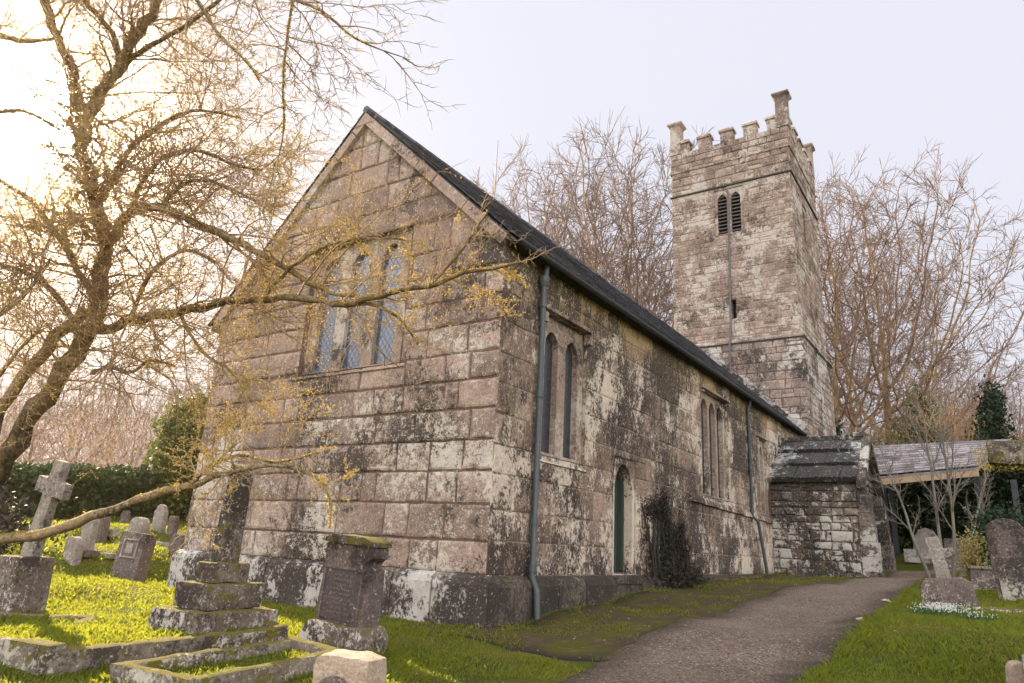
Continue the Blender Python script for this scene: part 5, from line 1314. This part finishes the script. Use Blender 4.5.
# leaning slab with square carving
o, k = place('leaning_headstone', 127, 580, 'dark headstone slab leaning back with a carved square, in sunlit grass left of the gable', 'headstone', rad(14), (rad(-5), rad(2)))
w, H = 33*k, 46*k
bm = slab([(-w/2, -.1), (w/2, -.1), (w*.49, H*.98), (-w*.49, H)], .28, .015, .01, 6, 95); bmobj('headstone', bm, M['tomb dark'], o)
mb = MB(); q = .30*w
for (a, b, c, d) in ((-q, q, .82, .85), (-q, q, .45, .48), (-q, -q+.03, .48, .82), (q-.03, q, .48, .82), (-q*.45, q*.45, .55, .75)): mb.box(a, b, -.165, -.14, c*H, d*H)
mb.build('carved_square', M['tomb grey'], o)
lines(o, 'inscription', w*.7, H*.08, H*.4, 4, -.152, 96, M['letters'], .028)
def small(name, px, py, wpx, hpx, prof, th, mt, label, cat='headstone', rz=.1, tilt=(0, 0), seed=1, amp=.012):
    o, k = place(name, px, py, label, cat, rz, tilt); w, h = wpx*k, hpx*k
    P = {'round': lambda: round_top(w, h, w*.4), 'shoulder': lambda: [(-w/2, -.1), (w/2, -.1), (w/2, h*.72), (w*.36, h*.8), (w*.28, h*.93), (0, h), (-w*.28, h*.93), (-w*.36, h*.8), (-w/2, h*.72)],
         'square': lambda: rect(w, -.1, h), 'cross': lambda: cross_prof(h, w, w*.27, h*.68), 'low': lambda: round_top(w, h, h*.5)}[prof]()
    bm = slab(P, th, min(.018, th*.12), amp, 6, seed); bmobj('stone', bm, M[mt], o); return o, k, w, h
small('small_headstone', 71, 562, 20, 24, 'round', .16, 'pale cross', 'small pale rounded stone in the grass left of the leaning slab', seed=101)
o, k, w, h = small('small_headstone', 85, 554, 17, 36, 'round', .14, 'pale cross', 'pale upright round topped headstone just behind the small rounded stone', seed=102)
bm = slab(rect(w*1.5, -.05, .07), .3, .01, .006, 6, 103); bmobj('base', bm, M['tomb dark'], o)
small('small_headstone', 97, 541, 19, 32, 'low', .2, 'tomb dark', 'brownish rounded headstone nearest the hedge gap', seed=104)
o, k, w, h = small('small_cross', 139, 516, 15, 26, 'cross', .12, 'pale cross', 'small pale cross standing behind the leaning slab', 'cross', seed=105)
small('cross_plinth', 138, 534, 20, 16, 'round', .25, 'tomb grey', 'low grey stone directly above the leaning slab', seed=106)
small('small_headstone', 158, 531, 15, 26, 'shoulder', .15, 'tomb grey', 'grey shouldered headstone right of the small pale cross', seed=107)
small('small_headstone', 171, 537, 9, 20, 'square', .14, 'tomb dark', 'narrow dark stone beside the shouldered headstone', seed=108)
small('small_headstone', 176, 556, 18, 22, 'shoulder', .18, 'tomb dark', 'dark stone half hidden behind the foot of the gable', seed=109)
small('small_headstone', 124, 524, 10, 13, 'round', .13, 'tomb dark', 'tiny dark stone left of the small pale cross', seed=110)
small('small_headstone', 153, 517, 14, 14, 'round', .16, 'tomb grey', 'farthest small grey stone near the hedge behind the shouldered headstone', seed=118)
o, k = place('low_kerb', 100, 534, 'thin low stone kerb lying in the grass below the hedge', 'kerb', rad(10))
bm = slab(rect(46*k, -.05, 5*k), .16, .012, .008, 5, 111); bmobj('kerb_stone', bm, M['tomb grey'], o)
o, k = place('low_kerb', 163, 546, 'thin low stone kerb beside the dark stone at the gable foot', 'kerb', rad(6))
bm = slab(rect(26*k, -.05, 3.5*k), .16, .01, .006, 5, 112); bmobj('kerb_stone', bm, M['tomb grey'], o)
o, k = place('low_kerb', 108, 556, 'thin low stone kerb left of the leaning slab', 'kerb', rad(6))
# right-hand side of the path
bm = slab(rect(20*k, -.05, 2.5*k), .16, .01, .006, 5, 113); bmobj('kerb_stone', bm, M['tomb grey'], o)
o, k = place('broken_cross', 951, 609, 'small lichened cross with a broken arm on a dark block, snowdrops at its foot', 'cross', rad(4), (0, rad(-3)))
bm = slab([(-25*k, -.1), (25*k, -.1), (22*k, 25*k), (14*k, 30*k), (-19*k, 29*k), (-24*k, 20*k)], .42, .03, .016, 6, 121); bmobj('base_block', bm, M['tomb dark'], o)
bm = slab([(-8*k, 0), (8*k, 0), (7.5*k, 26*k), (19*k, 27*k), (19*k, 37*k), (8*k, 37*k), (7*k, 52*k), (-8*k, 52*k), (-8*k, 36*k), (-17*k, 33*k), (-15*k, 25*k), (-7*k, 27*k)], .16, .012, .012, 7, 122); bmobj('cross', bm, M['tomb grey'], o, Matrix.Translation((-.02, 0, 27*k)) @ Matrix.Scale(.82, 4) @ Matrix.Rotation(rad(-7), 4, 'Y'))
EXCL.append((o.location.x, o.location.y, .45, .3, 0))
o, k, w, h = small('round_headstone', 1020, 601, 34, 80, 'round', .16, 'tomb dark', 'round topped dark headstone with pale lichen at the right edge', rz=-.1, tilt=(0, rad(-4)), seed=123)
bm = slab(rect(w*.86, .0, h*.52), .03, .008, .004, 6, 124); pn = bmobj('front_slab', bm, M['porch'], o, Matrix.Translation((w*.05, -.10, 0)))
lines(o, 'inscription', w*.6, h*.56, h*.78, 4, -.088, 125, M['letters'], .025)
EXCL.append((o.location.x, o.location.y, w*.6, .2, 0))
o, k, w, h = small('chest_tomb', 991, 588, 34, 18, 'square', .6, 'tomb dark', 'low dark chest tomb with a mossy top, left of the round topped headstone', 'tomb', seed=126)
bm = slab(rect(w*1.08, h-.01, h+.05), .68, .012, .008, 6, 127); bmobj('lid', bm, M['kerb'], o)
o, k = place('flat_slab', 1004, 613, 'flat mossy ledger slab on the grass below the round topped headstone', 'slab', rad(4)); bm = slab(rect(52*k, -.1, 4*k), .5, .015, .01, 6, 128); bmobj('slab', bm, M['tomb mossy'], o)
o, k = place('footstone', 1022, 690, 'pale stone corner at the bottom right corner of the photo', 'stone', rad(20)); bm = slab(round_top(22*k, 26*k, 8*k), .14, .015, .012, 8, 129); bmobj('stone', bm, M['pinkstone'], o)
o, k, w, h = small('hooded_headstone', 929, 562, 24, 33, 'shoulder', .2, 'tomb grey', 'grey headstone on a stepped base behind the small broken cross', rz=-.1, seed=130)
bm = slab(rect(w*1.7, -.05, h*.35), .5, .015, .01, 6, 131); bmobj('base', bm, M['tomb grey'], o)
small('small_headstone', 962, 570, 26, 30, 'square', .2, 'tomb dark', 'squat dark stone behind the trunk of the bare sapling', seed=132)
o, k = place('timber_post', 982, 577, 'thin grey timber post beside the sunlit gold shrub', 'post'); 
mb = MB(); mb.tube([(0, 0, -.1), (-.02, 0, 30*k), (-.05, 0, 60*k)], [.04, .037, .035], 6, .5, True); mb.build('post', M['post'], o)
# big cross at the right edge
C0 = dep(1040, 455, 6.4); gx = gz(C0.x, C0.y)
o = empty('tall_cross', (C0.x, C0.y, gx)); tag(o, 'tall weathered granite cross, only its mossy left arm and head inside the right edge', 'cross'); hh = C0.z-gx
bm = slab(cross_prof(hh+.56, 1.0, .30, hh, -.1, .22), .24, .03, .02, 5, 141); bmobj('cross', bm, M['kerb'], o, Matrix.Rotation(rad(3), 4, 'Y'))
quads_np('moss', fill_leaves(2600, lambda n, rs: np.stack([rs.uniform(-.5, .5, n), rs.uniform(-.13, .13, n), hh-.02+rs.uniform(-.12, .10, n)**1, ], 1)*np.array([1, 1, 1]), .010, np.random.RandomState(8)), M['moss tuft'], o)
bm = slab(rect(.7, -.1, .3), .6, .02, .01, 5, 142); bmobj('base_block', bm, M['tomb grey'], o)
# loose stones at the path edge
for k_, (px, py, lab) in enumerate([(861, 620, 'pale stone on the right edge of the path nearest the camera'), (886, 602, 'pale stone at the path edge farther along')]):
    o, k = place('loose_stone', px, py, lab, 'stone', rad(20*k_)); bm = bmesh.new(); bmesh.ops.create_icosphere(bm, subdivisions=3, radius=4*k); bmesh.ops.scale(bm, vec=(1.3, .8, .6), verts=bm.verts); rough(bm, .02, 14, k_); bmobj('stone', bm, M['pinkstone'], o)
# snowdrops
def flowers(label_px, py, sx, sy, n, seed, label):
    c = G(label_px, py); rs = np.random.RandomState(seed); o = empty('snowdrop_clump', c); tag(o, label, 'flowers', 'clumps of snowdrops')
    x = rs.normal(size=n)*sx; y = rs.normal(size=n)*sy; z = gz_np(c.x+x, c.y+y)-c.z+rs.uniform(.05, .13, n); P = np.stack([x, y, z], 1)
    V = []
    for k in range(3):
        an = rs.uniform(0, 6.28, n); d = np.stack([np.cos(an)*.010, np.sin(an)*.010, np.zeros(n)], 1); dn = np.array([0, 0, -.022]); V.append(np.stack([P, P+d+dn*.6, P+dn*1.2, P-d*.2+dn*.6], 1).reshape(-1, 3))
    quads_np('petals', np.concatenate(V), M['snowdrop'], o)
    n2 = n*4; x = rs.normal(size=n2)*sx; y = rs.normal(size=n2)*sy; z = gz_np(c.x+x, c.y+y)-c.z; quads_np('leaves', blades(x, y, z, np.full(n2, 2.5), rs, 1.8), M['snowdrop leaf'], o)
flowers(942, 613, .16, .22, 420, 1, 'clump of white snowdrops in front of the small broken cross'); flowers(978, 620, .10, .06, 50, 2, 'little group of snowdrops right of the main clump'); flowers(1000, 575, .3, .15, 60, 3, 'scattered snowdrops behind the low chest tomb')
# grass blades
x, y, r, rs = grass_field(1, 420000, 3.6, 30, -75, 12)
z = gz_np(x, y)
for P, dz in RAISE:
    ins = np.ones(len(x), bool); sg = 1 if area(P) > 0 else -1
    for (a, b), (c, d) in zip(P, P[1:]+P[:1]): ins &= sg*((c-a)*(y-b)-(d-b)*(x-a)) > 0
    z = z+ins*dz
V = blades(x, y, z, r, rs)
# longer tufts left by the mower round the stones and along the path edge
tx, ty = [], []
for (cx_, cy_, hx, hy, an) in EXCL:
    n_ = int(260*(hx+hy)); u = rs.uniform(-1, 1, n_); sd = rs.randint(0, 4, n_); e_ = 1.03+np.abs(rs.normal(size=n_))*.04/max(hy, .12)
    uu = np.where(sd == 0, u, np.where(sd == 1, u, np.where(sd == 2, 1, -1)))*hx*np.where(sd > 1, 1.0, 1)+np.where(sd == 2, 1, np.where(sd == 3, -1, 0))*.03
    vv = np.where(sd == 0, 1, np.where(sd == 1, -1, u))*hy+np.where(sd == 0, 1, np.where(sd == 1, -1, 0))*np.abs(rs.normal(size=n_))*.03
    tx.append(cx_+uu*math.cos(an)-vv*math.sin(an)); ty.append(cy_+uu*math.sin(an)+vv*math.cos(an))
n_ = 5000; yy = rs.uniform(5, 24, n_); tx.append(path_right(yy)+.05+np.abs(rs.normal(size=n_))*.08); ty.append(yy)
cl = rs.uniform(0, 1, (420, 2)); rad_ = 3.8*np.exp(cl[:, 0]*2.0); az_ = np.radians(-72+cl[:, 1]*80)
cx2 = np.repeat(rad_*np.sin(az_), 22); cy2 = np.repeat(rad_*np.cos(az_), 22); cx2 = cx2+rs.normal(size=len(cx2))*.035; cy2 = cy2+rs.normal(size=len(cy2))*.035
okc = ~inside_church(cx2, cy2) & ((cx2 > path_right(cy2)+.1) | (cx2 < np.interp(cy2, [p.y for p in PLx], [p.x for p in PLx])-1.3)); tx.append(cx2[okc]); ty.append(cy2[okc])
tx = np.concatenate(tx); ty = np.concatenate(ty); V = np.concatenate([V, blades(tx, ty, gz_np(tx, ty), np.hypot(tx, ty)*.7, rs, 1.6)])
tag(quads_np('grass', V, M['grass']), kind='stuff')
def fine_litter():
    rs = np.random.RandomState(12); n = 9000
    y = rs.uniform(4, 24, n); x = rs.uniform(-14, 3, n); pr_ = path_right(y); ok = ~inside_church(x, y) & (rs.rand(n) < np.where((x < -4.6) & (x > -5.7) & (y > 7), .9, .16)); x, y = x[ok], y[ok]
    P = np.stack([x, y, gz_np(x, y)+rs.uniform(.028, .05, len(x))], 1); a = rs.normal(size=P.shape); a[:, 2] *= .25; a *= .016/np.linalg.norm(a, axis=1)[:, None]; b = rs.normal(size=P.shape); b[:, 2] *= .3; b *= .010/np.linalg.norm(b, axis=1)[:, None]
    return np.stack([P-a, P-b, P+a, P+b], 1).reshape(-1, 3)
tag(quads_np('leaf_litter', fine_litter(), M['copper']), kind='stuff')

hb = MB(); hb.box(-325, 325, -325, 325, -3.0, 38); ho_ = hb.build('haze', HZ); tag(ho_, kind='stuff')
